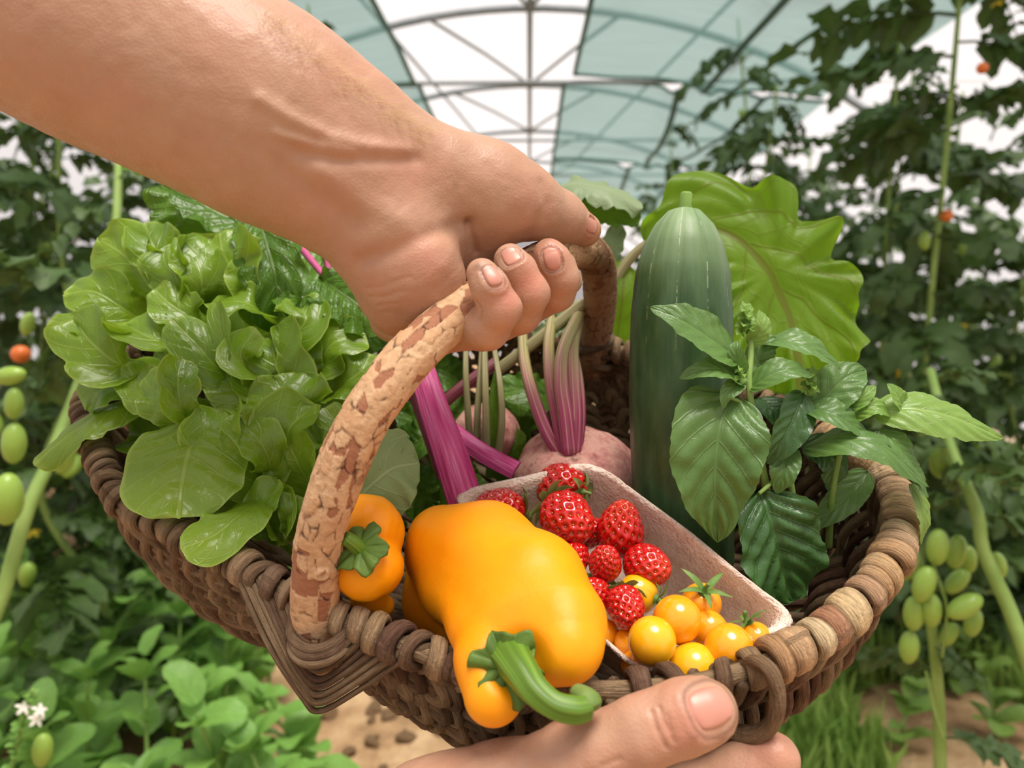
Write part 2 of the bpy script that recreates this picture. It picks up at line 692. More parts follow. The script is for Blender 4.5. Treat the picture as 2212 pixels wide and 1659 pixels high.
def pepper_mat():
    b = NB('pepper_skin')
    o = b.coord('Object')
    f = b.math('MULTIPLY_ADD', b.noise(o, 22, 3), 2.0, -.5, clamp=True)
    c = b.mix(f, lin(240, 140, 4), lin(244, 164, 8))
    sc = b.math('SUBTRACT', 1.0, b.sstep(b.voro(o, 160), .02, .07))
    c = b.mix(b.math('MULTIPLY', b.math('MULTIPLY', sc, b.sstep(b.noise(o, 30, 2), .58, .66)), .8), c, lin(252, 226, 150))
    nr = b.bump(b.math('ADD', b.noise(o, 70, 3), b.math('MULTIPLY', b.noise(o, 500, 2), .15)), .16, .003)
    return b.done(b.bsdf(c, .46, .32, nr, sss=.15, sss_r=(1, .5, .08), sss_s=.004))


M_PEPPER = pepper_mat()


def cucumber_mat():
    b = NB('cucumber_skin')
    g = b.n('ShaderNodeTexCoord').outputs['UV']
    sx = b.n('ShaderNodeSeparateXYZ')
    b.l(g, sx.inputs[0])
    o = b.coord('Object')
    st = b.noise(b.coord('UV', (26.0, 1.2, 1.0)), 1.0, 3, .6)
    fine = b.noise(b.coord('Object', (1, 1, .35)), 160, 3)
    c = b.mix(b.math('MULTIPLY_ADD', st, 2.2, -.6, clamp=True), lin(30, 60, 28), lin(54, 88, 44))
    top = b.math('MULTIPLY', b.sstep(sx.outputs[1], .74, 1.02), b.math('MULTIPLY_ADD', st, 1.5, -.1, clamp=True))
    c = b.mix(top, c, lin(146, 172, 122))
    c = b.mix(b.math('MULTIPLY', b.math('MULTIPLY_ADD', fine, 2.0, -.7, clamp=True), .3), c, lin(110, 140, 96))
    line = b.math('SUBTRACT', 1.0, b.sstep(b.math('ABSOLUTE', b.math('SUBTRACT', b.math('FRACT', b.math('MULTIPLY', sx.outputs[0], 10.0)), .5)), .006, .03))
    dash = b.sstep(b.noise(b.coord('UV', (10.0, 30.0, 1.0)), 1.0, 2), .5, .58)
    c = b.mix(b.math('MULTIPLY', b.math('MULTIPLY', line, dash), b.math('MULTIPLY', b.sstep(sx.outputs[1], .55, .95), .45)), c, lin(206, 216, 184))
    return b.done(b.bsdf(c, .44, .4, b.bump(fine, .2, .001)))


M_CUKE = cucumber_mat()


def beet_mat():
    b = NB('beet_skin')
    o = b.coord('Object')
    n = b.noise(o, 100, 6, .7)
    c = b.ramp(n, [(.3, lin(140, 76, 76)), (.46, lin(196, 134, 124)), (.58, lin(212, 164, 148)), (.72, lin(168, 126, 100))])
    spot = b.sstep(b.noise(o, 70, 5, .75), .6, .68)
    c = b.mix(b.math('MULTIPLY', spot, .6), c, lin(74, 52, 42))
    return b.done(b.bsdf(c, .7, .3, b.bump(b.noise(o, 130, 4), .5, .0015)))


M_BEET = beet_mat()


def berry_mat():
    b = NB('strawberry_flesh')
    o = b.coord('Object')
    f = b.math('MULTIPLY_ADD', b.noise(o, 60, 3), 2.0, -.5, clamp=True)
    c = b.mix(f, lin(176, 8, 12), lin(204, 20, 16))
    c = b.mix(b.math('MULTIPLY', b.attr('tip'), b.math('MULTIPLY', b.rand(), .8)), c, lin(222, 70, 34))
    c = b.mix(b.math('MULTIPLY', b.attr('pit'), .4), c, lin(120, 6, 10))
    return b.done(b.bsdf(c, .2, .55, b.bump(b.noise(o, 300, 2), .05, .0006), sss=.1, sss_r=(1, .2, .1), sss_s=.003, coat=.5, coat_r=.08))


M_BERRY = berry_mat()
M_SEED = simple_mat('strawberry_seed', lin(214, 168, 60), lin(186, 120, 40), 300, .4, .4, 0)


def tomato_mat(name, c1, c2):
    b = NB(name)
    o = b.coord('Object')
    c = b.mix(b.math('MULTIPLY_ADD', b.noise(o, 40, 2), 1.6, -.3, clamp=True), c1, c2)
    c = b.mix(b.math('MULTIPLY', b.rand(), .5), c, c2)
    sp = b.math('SUBTRACT', 1.0, b.sstep(b.voro(o, 700), .05, .22))
    c = b.mix(b.math('MULTIPLY', sp, .18), c, lin(255, 226, 120))
    return b.done(b.bsdf(c, .2, .5, None, sss=.35, sss_r=(1, .5, .08), sss_s=.005, coat=.35, coat_r=.06))


M_TOM = tomato_mat('yellow_tomato', lin(240, 150, 14), lin(250, 168, 22))
M_TOM_YEL = tomato_mat('lemon_tomato', lin(238, 170, 16), lin(246, 186, 30))


def pulp_mat():
    b = NB('moulded_pulp')
    o = b.coord('Object')
    n = b.noise(o, 70, 5, .65)
    c = b.ramp(n, [(.3, lin(206, 180, 162)), (.5, lin(226, 206, 190)), (.7, lin(236, 222, 208))])
    w = b.noise(b.coord('Object', (1, .35, 1)), 120, 4, .6)
    h = b.math('ADD', b.math('MULTIPLY', w, 1.5), b.noise(o, 500, 2))
    return b.done(b.bsdf(c, .9, .1, b.bump(h, .9, .002)))


M_PULP = pulp_mat()


def bark_mat():
    b = NB('handle_bark')
    o = b.coord('Object')
    pl = b.attr('plate')
    ed = b.attr('crack')
    sh = b.attr('shade')
    n = b.noise(o, 260, 4, .65)
    tan = b.mix(b.math('MULTIPLY_ADD', n, 2.0, -.5, clamp=True), lin(180, 144, 108), lin(216, 182, 144))
    tan = b.mix(b.math('MULTIPLY', sh, .5), tan, lin(184, 136, 96))
    redd = b.mix(n, lin(140, 92, 68), lin(170, 120, 90))
    c = b.mix(pl, redd, tan)
    blot = b.sstep(b.noise(o, 60, 4, .6), .6, .68)
    c = b.mix(b.math('MULTIPLY', blot, .55), c, lin(110, 70, 52))
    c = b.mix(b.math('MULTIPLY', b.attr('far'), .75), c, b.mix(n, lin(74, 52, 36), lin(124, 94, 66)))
    c = b.mix(b.math('MULTIPLY', ed, .85), c, lin(66, 38, 26))
    return b.done(b.bsdf(c, .8, .2, b.bump(b.noise(o, 420, 4), .5, .001)))


M_BARK = bark_mat()

# ================================================================== POLYTUNNEL (the setting)
TR, TZ = 3.7, 2.87 - 3.7


def soil_mat():
    b = NB('dry_soil')
    o = b.coord('Object')
    n = b.noise(o, 6, 6, .65)
    c = b.ramp(n, [(.3, lin(120, 92, 66)), (.5, lin(176, 142, 106)), (.66, lin(204, 172, 134)), (.8, lin(150, 120, 88))])
    return b.done(b.bsdf(c, .95, .1, b.bump(b.noise(o, 40, 5), .8, .02)))


def film_mat():
    b = NB('polytunnel_film')
    t = b.n('ShaderNodeBsdfTransparent')
    t.inputs[0].default_value = (.97, .955, .965, 1)
    tr = b.n('ShaderNodeBsdfTranslucent')
    tr.inputs[0].default_value = (.92, .89, .90, 1)
    mx = b.n('ShaderNodeMixShader')
    mx.inputs[0].default_value = .35
    b.l(t.outputs[0], mx.inputs[1])
    b.l(tr.outputs[0], mx.inputs[2])
    return b.done(mx.outputs[0])


def cloth_mat():
    b = NB('shade_cloth')
    o = b.coord('Object')
    w = b.noise(b.coord('Object', (1, 8, 1)), 3, 3)
    c = b.mix(w, lin(82, 112, 106), lin(116, 146, 140))
    t = b.n('ShaderNodeBsdfTransparent')
    t.inputs[0].default_value = (*lin(214, 228, 224), 1)
    tr = b.n('ShaderNodeBsdfTranslucent')
    b.set(tr.inputs[0], c)
    df = b.n('ShaderNodeBsdfDiffuse')
    b.set(df.inputs[0], c)
    m1 = b.n('ShaderNodeMixShader')
    m1.inputs[0].default_value = .7
    b.l(df.outputs[0], m1.inputs[1])
    b.l(tr.outputs[0], m1.inputs[2])
    m2 = b.n('ShaderNodeMixShader')
    m2.inputs[0].default_value = .62
    b.l(t.outputs[0], m2.inputs[1])
    b.l(m1.outputs[0], m2.inputs[2])
    return b.done(m2.outputs[0])


M_SOIL, M_FILM, M_CLOTH = soil_mat(), film_mat(), cloth_mat()
M_PIPE = simple_mat('galvanised_pipe', lin(140, 146, 150), lin(164, 170, 173), 20, .55, .4, .1, 60)
M_ROPE = simple_mat('cloth_hem', lin(84, 120, 112), lin(106, 140, 132), 20, .8, .2, 0)


def grid_part(name, xs, ys, zf, mat):
    xx, yy = np.meshgrid(xs, ys, indexing='ij')
    v = np.stack([xx, yy, zf(xx, yy)], -1).reshape(-1, 3)
    n, m = len(xs), len(ys)
    i, j = np.meshgrid(np.arange(n - 1), np.arange(m - 1), indexing='ij')
    f = np.stack([i * m + j, (i + 1) * m + j, (i + 1) * m + j + 1, i * m + j + 1], 2).reshape(-1, 4)
    return part(name, mesh(name, v, f), mat)


def ground_z(x, y):
    p = np.stack([np.asarray(x, float).ravel(), np.asarray(y, float).ravel(), 0 * np.asarray(x, float).ravel()], 1)
    return (.018 * fbm(p, 3.0, 4, 2) - .01).reshape(np.shape(x))


structure(grid_part('floor', np.linspace(-4.2, 4.2, 150), np.linspace(-3.5, 18, 260), ground_z, M_SOIL), 'dry tan soil floor of the polytunnel')
a = np.linspace(math.radians(13), math.radians(167), 48)
ys = np.linspace(-3.35, 16.65, 30)
v = np.stack(np.broadcast_arrays(TR * np.cos(a)[:, None] + 0 * ys, ys[None], TZ + TR * np.sin(a)[:, None] + 0 * ys), -1).reshape(-1, 3)
i, j = np.meshgrid(np.arange(47), np.arange(29), indexing='ij')
fq = np.stack([i * 30 + j, (i + 1) * 30 + j, (i + 1) * 30 + j + 1, i * 30 + j + 1], 2).reshape(-1, 4)
structure(part('ceiling', mesh('ceiling', v, fq), M_FILM), 'milky plastic film stretched over the tunnel hoops')
for nm, y in (('wall_back', 16.65), ('wall_front', -3.35)):
    ring_ = np.stack([TR * np.cos(a), 0 * a + y, TZ + TR * np.sin(a)], 1)
    structure(part(nm, mesh(nm, ring_, [tuple(range(48))]), M_FILM), 'plastic film end wall of the tunnel')
HOOPS = [4.65 + 1.5 * k for k in range(-4, 8)]
ah = np.linspace(math.radians(10), math.radians(170), 60)
for y in HOOPS:
    p = np.stack([(TR - .03) * np.cos(ah), 0 * ah + y, TZ + (TR - .03) * np.sin(ah)], 1)
    v, f, uv = tube(p, .024, 8)
    structure(part('tunnel_hoop', mesh('tunnel_hoop', v, f, uv), M_PIPE), 'galvanised steel hoop of the tunnel')
    if y > 3:
        p = np.array([[-2.75, y, 2.4], [0, y, 2.405], [2.75, y, 2.4]])
        v, f, uv = tube(spline(p, 8), .014, 8)
        structure(part('tie_bar', mesh('tie_bar', v, f, uv), M_PIPE), 'thin horizontal tie bar across a tunnel hoop')
zr = TZ + TR - .03
v, f, uv = tube(np.array([[0, -3.3, zr], [0, 6, zr], [0, 16.6, zr]]), .02, 8)
structure(part('ridge_pipe', mesh('ridge_pipe', v, f, uv), M_PIPE), 'galvanised ridge pipe along the tunnel top')


def roof(x):
    return TZ + math.sqrt((TR - .03) ** 2 - x * x)


for k in range(0, 7):
    y0, y1 = HOOPS[k + 2], HOOPS[k + 3]
    for x in (-.62, .55):
        p = np.array([[x, y0, roof(x)], [x * .5, (y0 + y1) / 2, roof(x * .5)], [0, y1, zr]])
        v, f, uv = tube(p, .013, 6)
        structure(part('roof_brace', mesh('roof_brace', v, f, uv), M_PIPE), 'diagonal brace between two tunnel hoops')
for x0, x1, y0, y1 in ((-.95, -.35, 4.0, 9.2), (1.1, .5, 4.0, 9.2)):
    p = np.array([[x0, y0, roof(x0)], [(x0 + x1) / 2, (y0 + y1) / 2, roof((x0 + x1) / 2)], [x1, y1, roof(x1)]])
    v, f, uv = tube(p, .012, 6)
    structure(part('roof_brace', mesh('roof_brace', v, f, uv), M_PIPE), 'diagonal brace between two tunnel hoops')
for x in (2.3, -2.3):
    v, f, uv = tube(np.array([[x, -3.3, roof(x)], [x, 6, roof(x)], [x, 16.6, roof(x)]]), .016, 6)
    structure(part('purlin', mesh('purlin', v, f, uv), M_PIPE), 'side purlin along the tunnel')

# shade cloth panels laid on the tie bars, open along the middle
PANELS = [(.27, 1.75, .6, 4.62, 'teal shade cloth panel nearest overhead on the right of the gap'), (.21, 1.8, 4.7, 6.9, 'teal shade cloth panel on the right, second from the camera'), (.22, 1.8, 7.0, 10.6, 'teal shade cloth panel on the right, farthest down the tunnel'),
          (-.70, -1.9, .6, 4.62, 'teal shade cloth panel nearest overhead on the left of the gap'), (-.68, -1.9, 4.7, 6.9, 'teal shade cloth panel on the left, second from the camera'), (-.68, -1.9, 7.0, 10.6, 'teal shade cloth panel on the left, farthest down the tunnel')]
for k, (x0, x1, y0, y1, lab) in enumerate(PANELS):
    def zc(x, y, k=k, x0=x0, x1=x1, y0=y0, y1=y1):
        s = (x - x0) / (x1 - x0)
        t = (y - y0) / (y1 - y0)
        n_ = fbm(np.stack([x.ravel() * .8, y.ravel() * .5, 0 * x.ravel() + k], 1), 2.2, 2, k).reshape(x.shape)
        fold = .05 * np.exp(-((s - .42 - .12 * t) / .035) ** 2) + .03 * np.exp(-((s - .75 + .1 * t) / .03) ** 2)
        return 2.42 - .09 * np.sin(np.pi * np.clip(t, 0, 1)) * (.4 + .6 * np.sin(np.pi * np.clip(s, 0, 1))) + .03 * n_ - fold - .14 * s ** 2
    o = thing('shade_cloth', lab, 'shade cloth', ((x0 + x1) / 2, (y0 + y1) / 2, 2.4), 'teal shade cloths under the tunnel roof')
    g = grid_part('sheet', np.linspace(x0, x1, 50), np.linspace(y0, y1, 50), zc, M_CLOTH)
    g.parent = o
    g.matrix_parent_inverse = Matrix.Translation(-o.location)
    yy = np.linspace(y0, y1, 40)
    zz = zc(np.full(40, x0), yy)
    tube_part('hem', np.stack([0 * yy + x0, yy, zz], 1), .014, M_ROPE, o, 6)
    for s0, k1 in ((.42, .12), (.75, -.1)):
        tl = np.linspace(0, 1, 40)
        xs_ = x0 + (x1 - x0) * (s0 + k1 * tl + .02 * np.sin(5 * tl + k))
        tube_part('seam', np.stack([xs_, yy, zc(xs_, yy) - .006], 1), .022, M_ROPE, o, 6, hint=np.array([0, 0, 1.0]), flat=.25)
    xx = np.linspace(x0, x1, 30)
    for ye in (y0, y1):
        tube_part('hem', np.stack([xx, 0 * xx + ye, zc(xx, np.full(30, ye))], 1), .012, M_ROPE, o, 6)


# ================================================================== BASKET
PA, PB, PC = .4539, .0000222, .0016779


def Drim(u, v):
    return 1.0 / (PA + PB * u + PC * v)


DOWN = np.array([.0108555, -.82047, .571586])      # camera space, from rim towards basket bottom
RIM_PX = [(188, 870), (205, 960), (262, 1080), (380, 1150), (480, 1200), (570, 1248), (680, 1312), (800, 1362), (900, 1405), (1000, 1440), (1150, 1480), (1300, 1492), (1450, 1484), (1560, 1464), (1680, 1422), (1780, 1366), (1860, 1296), (1920, 1216), (1945, 1140), (1938, 1070), (1895, 1015), (1800, 950), (1650, 870), (1480, 800), (1360, 765), (1285, 745), (1150, 725), (1000, 712), (800, 705), (600, 705), (400, 722), (260, 770)]
RIMC = np.array([q(u, v, Drim(u, v)) for u, v in RIM_PX])
RIM_ALL = resample(np.vstack([spline(RIMC, 640, True), spline(RIMC, 640, True)[:1]]), 641)[:-1]
NRIM = len(RIM_PX)
iF1, iF2 = 6, 25


def arc(idx):
    full = spline(RIMC, NRIM * 20, True)
    ids = []
    for a, b in zip(idx[:-1], idx[1:]):
        step = 1 if (b - a) % NRIM == 1 else -1
        ids += [(a * 20 + step * k) % (NRIM * 20) for k in range(20)]
    ids.append(idx[-1] * 20)
    return full[ids]


NT = 240
R_R = resample(arc(list(range(iF1, iF2 + 1))), NT)
R_L = resample(arc([i % NRIM for i in range(iF1, iF2 - NRIM - 1, -1)]), NT)
TAU = np.linspace(0, 1, NT)
GG = .5 * TAU + .5 * (1 - np.cos(np.pi * TAU)) / 2
CH = R_R[0] + (R_R[-1] - R_R[0]) * GG[:, None]
KEEL = CH + DOWN * (.17 * np.sin(np.pi * GG) ** .5)[:, None]


def body(side, ti, phi):
    """basket wall: side 0 left 1 right, ti float index, phi radians from rim to keel"""
    def at(a):
        i = np.clip(np.floor(ti).astype(int), 0, NT - 2)
        f = (ti - i)[:, None]
        return a[i] * (1 - f) + a[i + 1] * f
    r, c, k = at(R_L if side == 0 else R_R), at(CH), at(KEEL)
    cp, sp = np.clip(np.cos(phi), 0, 1) ** .75, np.clip(np.sin(phi), 0, 1) ** .75
    return c + cp[:, None] * (r - c) + sp[:, None] * (k - c)


basket = thing('wicker_basket', 'brown woven willow basket with a bark-covered branch handle, held up full of vegetables', 'basket', camw((CH[NT // 2] + DOWN * .15)[None])[0])

# rim rod, keel rod and ribs
RODR = .0047 * SC
tube_part('rim_rod', camw(np.vstack([RIM_ALL, RIM_ALL[:1]])), RODR, M_STRAND, basket, 10)
tube_part('keel_rod', camw(KEEL[2:-2]), .0045 * SC, M_STRAND, basket, 8)
RIBS = [13, 26, 39, 53, 71]
for side in (0, 1):
    for j, ph in enumerate(RIBS):
        ti = np.linspace(2, NT - 3, 90)
        p = body(side, ti, np.full(90, math.radians(ph)))
        tube_part('rib', camw(p), (.0034 if j % 2 else .0029) * SC, M_STRAND, basket, 8)

# weavers: each from the left rim under the keel to the right rim
XS = [0] + [x for x in RIBS] + [90] + [180 - x for x in RIBS[::-1]] + [180]
NW = 116
for w in range(NW):
    tau = .012 + .976 * (w + .25 * RNG.uniform(-1, 1)) / (NW - 1)
    tau = min(max(tau, .01), .99)
    n = 96
    xs = np.linspace(0, 180, n)
    x = np.interp(xs, XS, np.arange(len(XS)))
    ti = np.full(n, tau * (NT - 1)) + 1.1 * np.interp(xs, np.linspace(0, 180, 9), RNG.uniform(-1, 1, 9))
    ti = np.clip(ti, 1, NT - 2)
    left = xs <= 90
    p = np.empty((n, 3))
    p[left] = body(0, ti[left], np.radians(xs[left]))
    p[~left] = body(1, ti[~left], np.radians(180 - xs[~left]))
    i0 = np.clip(np.round(ti).astype(int), 0, NT - 1)
    out = nrm(p - CH[i0])
    rr = .0034 * RNG.uniform(.8, 1.25)
    amp = .0068
    off = np.cos(np.pi * (x + (w % 2))) * amp
    p = p + out * off[:, None]
    p = resample(p, n)
    rad = rr * np.interp(np.linspace(0, 1, n), np.linspace(0, 1, 7), RNG.uniform(.85, 1.15, 7))
    tube_part('weaver', camw(p), rad * SC, M_STRAND, basket, 7)

# bindings wound round the rim, one by one
rim_w = RIM_ALL
t_r, n_r, s_r = frames(np.vstack([rim_w, rim_w[:1]]), -DOWN)


def rim_index(u, v):
    px = np.stack([rim_w[:, 0] / rim_w[:, 2] * F + 1106, 829.5 - rim_w[:, 1] / rim_w[:, 2] * F], 1)
    return int(np.argmin(((px - (u, v)) ** 2).sum(1)))


def wrap(i, half, thick, tilt, mat, grow=1.0, turns=1.0, name='rim_binding'):
    c, t, n_, s_ = rim_w[i % 640], t_r[i % 640], n_r[i % 640], s_r[i % 640]
    m = 22
    a = np.linspace(0, 2 * np.pi * turns, m, endpoint=False) + RNG.uniform(0, 6)
    R = (.0047 + thick * .9) * grow * (1 + .05 * np.sin(2 * a + RNG.uniform(0, 6)))
    p = c + (np.cos(a)[:, None] * n_ + np.sin(a)[:, None] * s_) * R[:, None] + t * (tilt * np.cos(a + 1.0) * .006)[:, None]
    tt = np.broadcast_to(t, p.shape)
    rad = nrm(p - c)
    b = np.linspace(0, 2 * np.pi, 10, endpoint=False)
    prof_t = np.sign(np.cos(b)) * np.abs(np.cos(b)) ** .7 * half
    prof_r = np.sign(np.sin(b)) * np.abs(np.sin(b)) ** .8 * thick
    wob = 1 + .22 * np.interp(np.linspace(0, 1, m), np.linspace(0, 1, 6), np.r_[RNG.uniform(-1, 1, 5), 0])
    v = p[:, None] + tt[:, None] * (prof_t[None, :, None] * wob[:, None, None]) + rad[:, None] * prof_r[None, :, None]
    k = 10
    ii = np.arange(m)[:, None]
    jj = np.arange(k)[None]
    f = np.stack([ii * k + jj, ((ii + 1) % m) * k + jj, ((ii + 1) % m) * k + (jj + 1) % k, ii * k + (jj + 1) % k], 2).reshape(-1, 4)
    # bands' grain runs along the band: u across, v along
    uv = np.stack(np.broadcast_arrays(b[None] / 6.283, (a[:, None] * .008 * 10)), 2).reshape(-1, 2)
    part(name, mesh(name, camw(v.reshape(-1, 3)), f, uv), mat, basket)


iA = rim_index(1300, 1492)
iB = rim_index(1570, 1462)
iC = rim_index(1938, 1050)
iL = rim_index(480, 1200)
step_len = np.linalg.norm(rim_w[1] - rim_w[0])
i = 0.0
cnt = 0
while i < 640:
    ii = int(i)
    fore = iA - 10 < ii < iB + 2
    pale = iB + 8 < ii < iC + 40
    half = RNG.uniform(.0026, .0052)
    if pale:
        half = RNG.uniform(.0042, .0085)
    if not (fore and cnt % 3 == 2):
        wrap(ii, half, RNG.uniform(.0017, .0026) * (1.45 if pale else 1.2), RNG.uniform(-1, 1) * (.25 if pale else .6), M_WRAP_PALE if pale else M_WRAP, RNG.uniform(1.0, 1.1))
    i += (half * 2 * (1.03 if pale else 1.25) + (.004 if fore else 0)) / step_len
    cnt += 1
# the wide loose loop hanging at the front right corner
pl = np.array([q(u, v, d) for u, v, d in [(1610, 1440, .345), (1640, 1432, .335), (1668, 1455, .328), (1680, 1510, .328), (1668, 1562, .333), (1630, 1588, .34), (1590, 1580, .35), (1580, 1540, .355)]])
tube_part('loose_willow_loop', camw(spline(pl, 50)), .0052 * SC, M_WRAP, basket, 10, flat=.7)

# ---- handle: thick branch with flaking bark
HP = [(690, 1440, .395, 47), (682, 1390, .383, 48), (680, 1330, .374, 49), (686, 1200, .360, 50), (712, 1085, .350, 52), (758, 965, .344, 53), (820, 855, .344, 52), (898, 758, .353, 50), (1000, 670, .371, 46), (1090, 608, .392, 43), (1180, 560, .424, 40), (1250, 538, .462, 38), (1290, 572, .50, 36), (1297, 650, .53, 33), (1284, 740, .56, 31), (1276, 800, .585, 30)]
hp = spline(qc(HP), 900)
hp = resample(hp, 1000)
hv, hf, huv = tube(hp[:, :3], hp[:, 3], 112, hint=np.array([.3, .4, -.85]))
ring = len(hv) // 112
ctr = hv.reshape(ring, 112, 3).mean(1)
ln = np.r_[0, np.cumsum(np.linalg.norm(np.diff(ctr, axis=0), axis=1))]
A = np.broadcast_to(np.arange(112) / 112 * 2 * np.pi, (ring, 112))
Rm = .0112
X = np.stack([A * Rm, np.broadcast_to(ln[:, None], (ring, 112))], 2).reshape(-1, 2)
# jittered plates, longer along the branch
cu, cv = 12, int(ln[-1] / .0105) + 1
per = 2 * np.pi * Rm
seeds = []
for a in range(-2, cu + 2):
    for b_ in range(cv):
        rs = np.random.default_rng((a % cu) * 1000 + b_)
        seeds.append(((a + rs.uniform(.05, .95)) * per / cu, (b_ + rs.uniform(.0, 1.0)) * .0105, rs.uniform(), rs.uniform()))
seeds = np.array(seeds)
wx = X + np.stack([fbm(np.c_[X * 1, np.zeros(len(X))], 260, 2, 1), fbm(np.c_[X * 1, np.zeros(len(X))], 260, 2, 2)], 1) * .0010
sq = np.array([1.0, .5])
f1 = np.full(len(X), 9.0)
f2 = f1.copy()
own = np.zeros(len(X), int)
order = np.argsort(seeds[:, 1])
seeds = seeds[order]
for r0 in range(0, ring, 20):
    sl_ = slice(r0 * 112, min((r0 + 20), ring) * 112)
    lo, hi_ = wx[sl_, 1].min() - .03, wx[sl_, 1].max() + .03
    a0, a1 = np.searchsorted(seeds[:, 1], [lo, hi_])
    if a1 - a0 < 3:
        continue
    dd = np.linalg.norm((wx[sl_, None] - seeds[None, a0:a1, :2]) * sq, axis=2)
    ix = np.argsort(dd, 1)[:, :2]
    f1[sl_] = np.take_along_axis(dd, ix[:, :1], 1)[:, 0]
    f2[sl_] = np.take_along_axis(dd, ix[:, 1:2], 1)[:, 0]
    own[sl_] = ix[:, 0] + a0
edge = np.clip(1.25 - (f2 - f1) / .0006, 0, 1)
edge *= np.clip(.22 + 1.7 * fbm(np.c_[X, np.zeros(len(X))], 160, 2, 5), 0, 1)
kind = seeds[own, 2]
big = fbm(np.c_[X, np.zeros(len(X))], 45, 2, 9)
plate = ((kind + .5 * big) > .22).astype(float)
plate = np.clip(plate, 0, 1)
nor = nrm(hv - np.repeat(ctr, 112, 0))
disp = plate * .0006 + (seeds[own, 3] - .5) * .0005 * plate - edge * .0005 + .0006 * fbm(hv, 35, 2, 3) + .00015 * fbm(hv, 400, 2, 4)
# a knot low on the branch
kp = q(697, 1247, .35)
kd = np.linalg.norm(hv - (kp + np.array([0, 0, .0005])), axis=1)
disp += -.0012 * np.exp(-(kd / .0012) ** 2) + .0012 * np.exp(-((kd - .0032) / .0012) ** 2)
edge = np.maximum(edge, np.exp(-(kd / .0014) ** 2))
hv2 = hv + nor * disp[:, None]
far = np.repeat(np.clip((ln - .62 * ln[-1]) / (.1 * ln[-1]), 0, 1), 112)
part('handle', mesh('handle', camw(hv2), hf, huv, attr=dict(plate=plate, crack=edge, shade=seeds[own, 3], far=far)), M_BARK, basket)['label'] = 'thick bent branch handle with flaking tan bark'
# willow wound round the handle foot
foot = [(636, 1330, .370), (632, 1372, .366), (660, 1400, .360), (705, 1398, .358), (742, 1370, .362), (745, 1330, .372), (728, 1296, .385)]
for k in range(3):
    pts = np.array([q(u + RNG.uniform(-3, 3), v + 16 * k, d - .001 * k) for u, v, d in foot])
    tube_part('handle_binding', camw(spline(pts, 40)), .0026 * SC * RNG.uniform(.85, 1.1), M_WRAP, basket, 8)
for k in range(7):
    # chevrons below the foot, from rim left of the handle to rim right of it
    a = 17 * k + RNG.uniform(-2, 2)
    pts = [(610 - 17 * k, 1268 - 6 * k, .382 + .002 * k), (628 - 8 * k + RNG.uniform(-4, 4), 1330 + a * .55, .372), (652, 1400 + a, .366), (690, 1432 + a, .362 + .001 * k), (740 + 6 * k, 1402 + a * .85, .360), (772 + 22 * k, 1362 + 7 * k, .362 - .002 * k), (790 + 26 * k, 1330 + 11 * k, .372 - .003 * k)]
    tube_part('handle_binding', camw(spline(np.array([q(*x) for x in pts]), 44)), .0021 * SC * RNG.uniform(.75, 1.25), M_WRAP, basket, 8, flat=.8)
# the far foot
for k in range(4):
    c = q(1282, 738 + 13 * k, .562 + .006 * k)
    a = np.linspace(0, 2 * np.pi, 24, endpoint=False)
    p = c + np.stack([np.cos(a) * .0135, np.sin(a) * .006 + .004 * np.cos(a + k), np.sin(a) * .0125], 1)
    tube_part('handle_binding', camw(p), .0030 * SC, M_STRAND, basket, 8, closed=True)

# ================================================================== HANDS
def nail(f, center, tipdir, along, across, parent, name='fingernail'):
    """curved plate lying on the skin; center/tipdir photo pixels, sizes in px"""
    c, n0 = trace(f, *center)
    e, _ = trace(f, center[0] + tipdir[0], center[1] + tipdir[1])
    a = e - c
    a = a - n0 * (a @ n0)
    a /= np.linalg.norm(a)
    b = np.cross(n0, a)
    sc = c[2] / F
    m = 14
    gx, gy = np.meshgrid(np.linspace(-1, 1, m), np.linspace(-1, 1, m), indexing='ij')
    # squircle outline
    k = np.sqrt(np.maximum(1 - .42 * gy ** 2, 0))
    l = np.sqrt(np.maximum(1 - .42 * gx ** 2, 0))
    px, py = gx * k, gy * l
    p = c + (px[..., None] * a * along + py[..., None] * b * across) * sc
    p = p.reshape(-1, 3)
    for _ in range(4):
        fv = f(p)
        h = 3e-4
        g = np.stack([f(p + np.eye(3)[j] * h) - f(p - np.eye(3)[j] * h) for j in range(3)], 1)
        g = nrm(g)
        p = p - fv[:, None] * g
    rim = np.maximum(np.abs(gx), np.abs(gy)).reshape(-1)
    p = p + g * (.0001 - .0009 * np.clip((rim - .72) / .28, 0, 1) ** 2 + .0008 * np.clip((gx.reshape(-1) - .6) / .4, 0, 1))[:, None]
    ii, jj = np.meshgrid(np.arange(m - 1), np.arange(m - 1), indexing='ij')
    fc = np.stack([ii * m + jj, (ii + 1) * m + jj, (ii + 1) * m + jj + 1, ii * m + jj + 1], 2).reshape(-1, 4)
    part(name, mesh(name, camw(p), fc, np.stack([gx, gy], 2).reshape(-1, 2)), M_NAIL, parent)
    return c


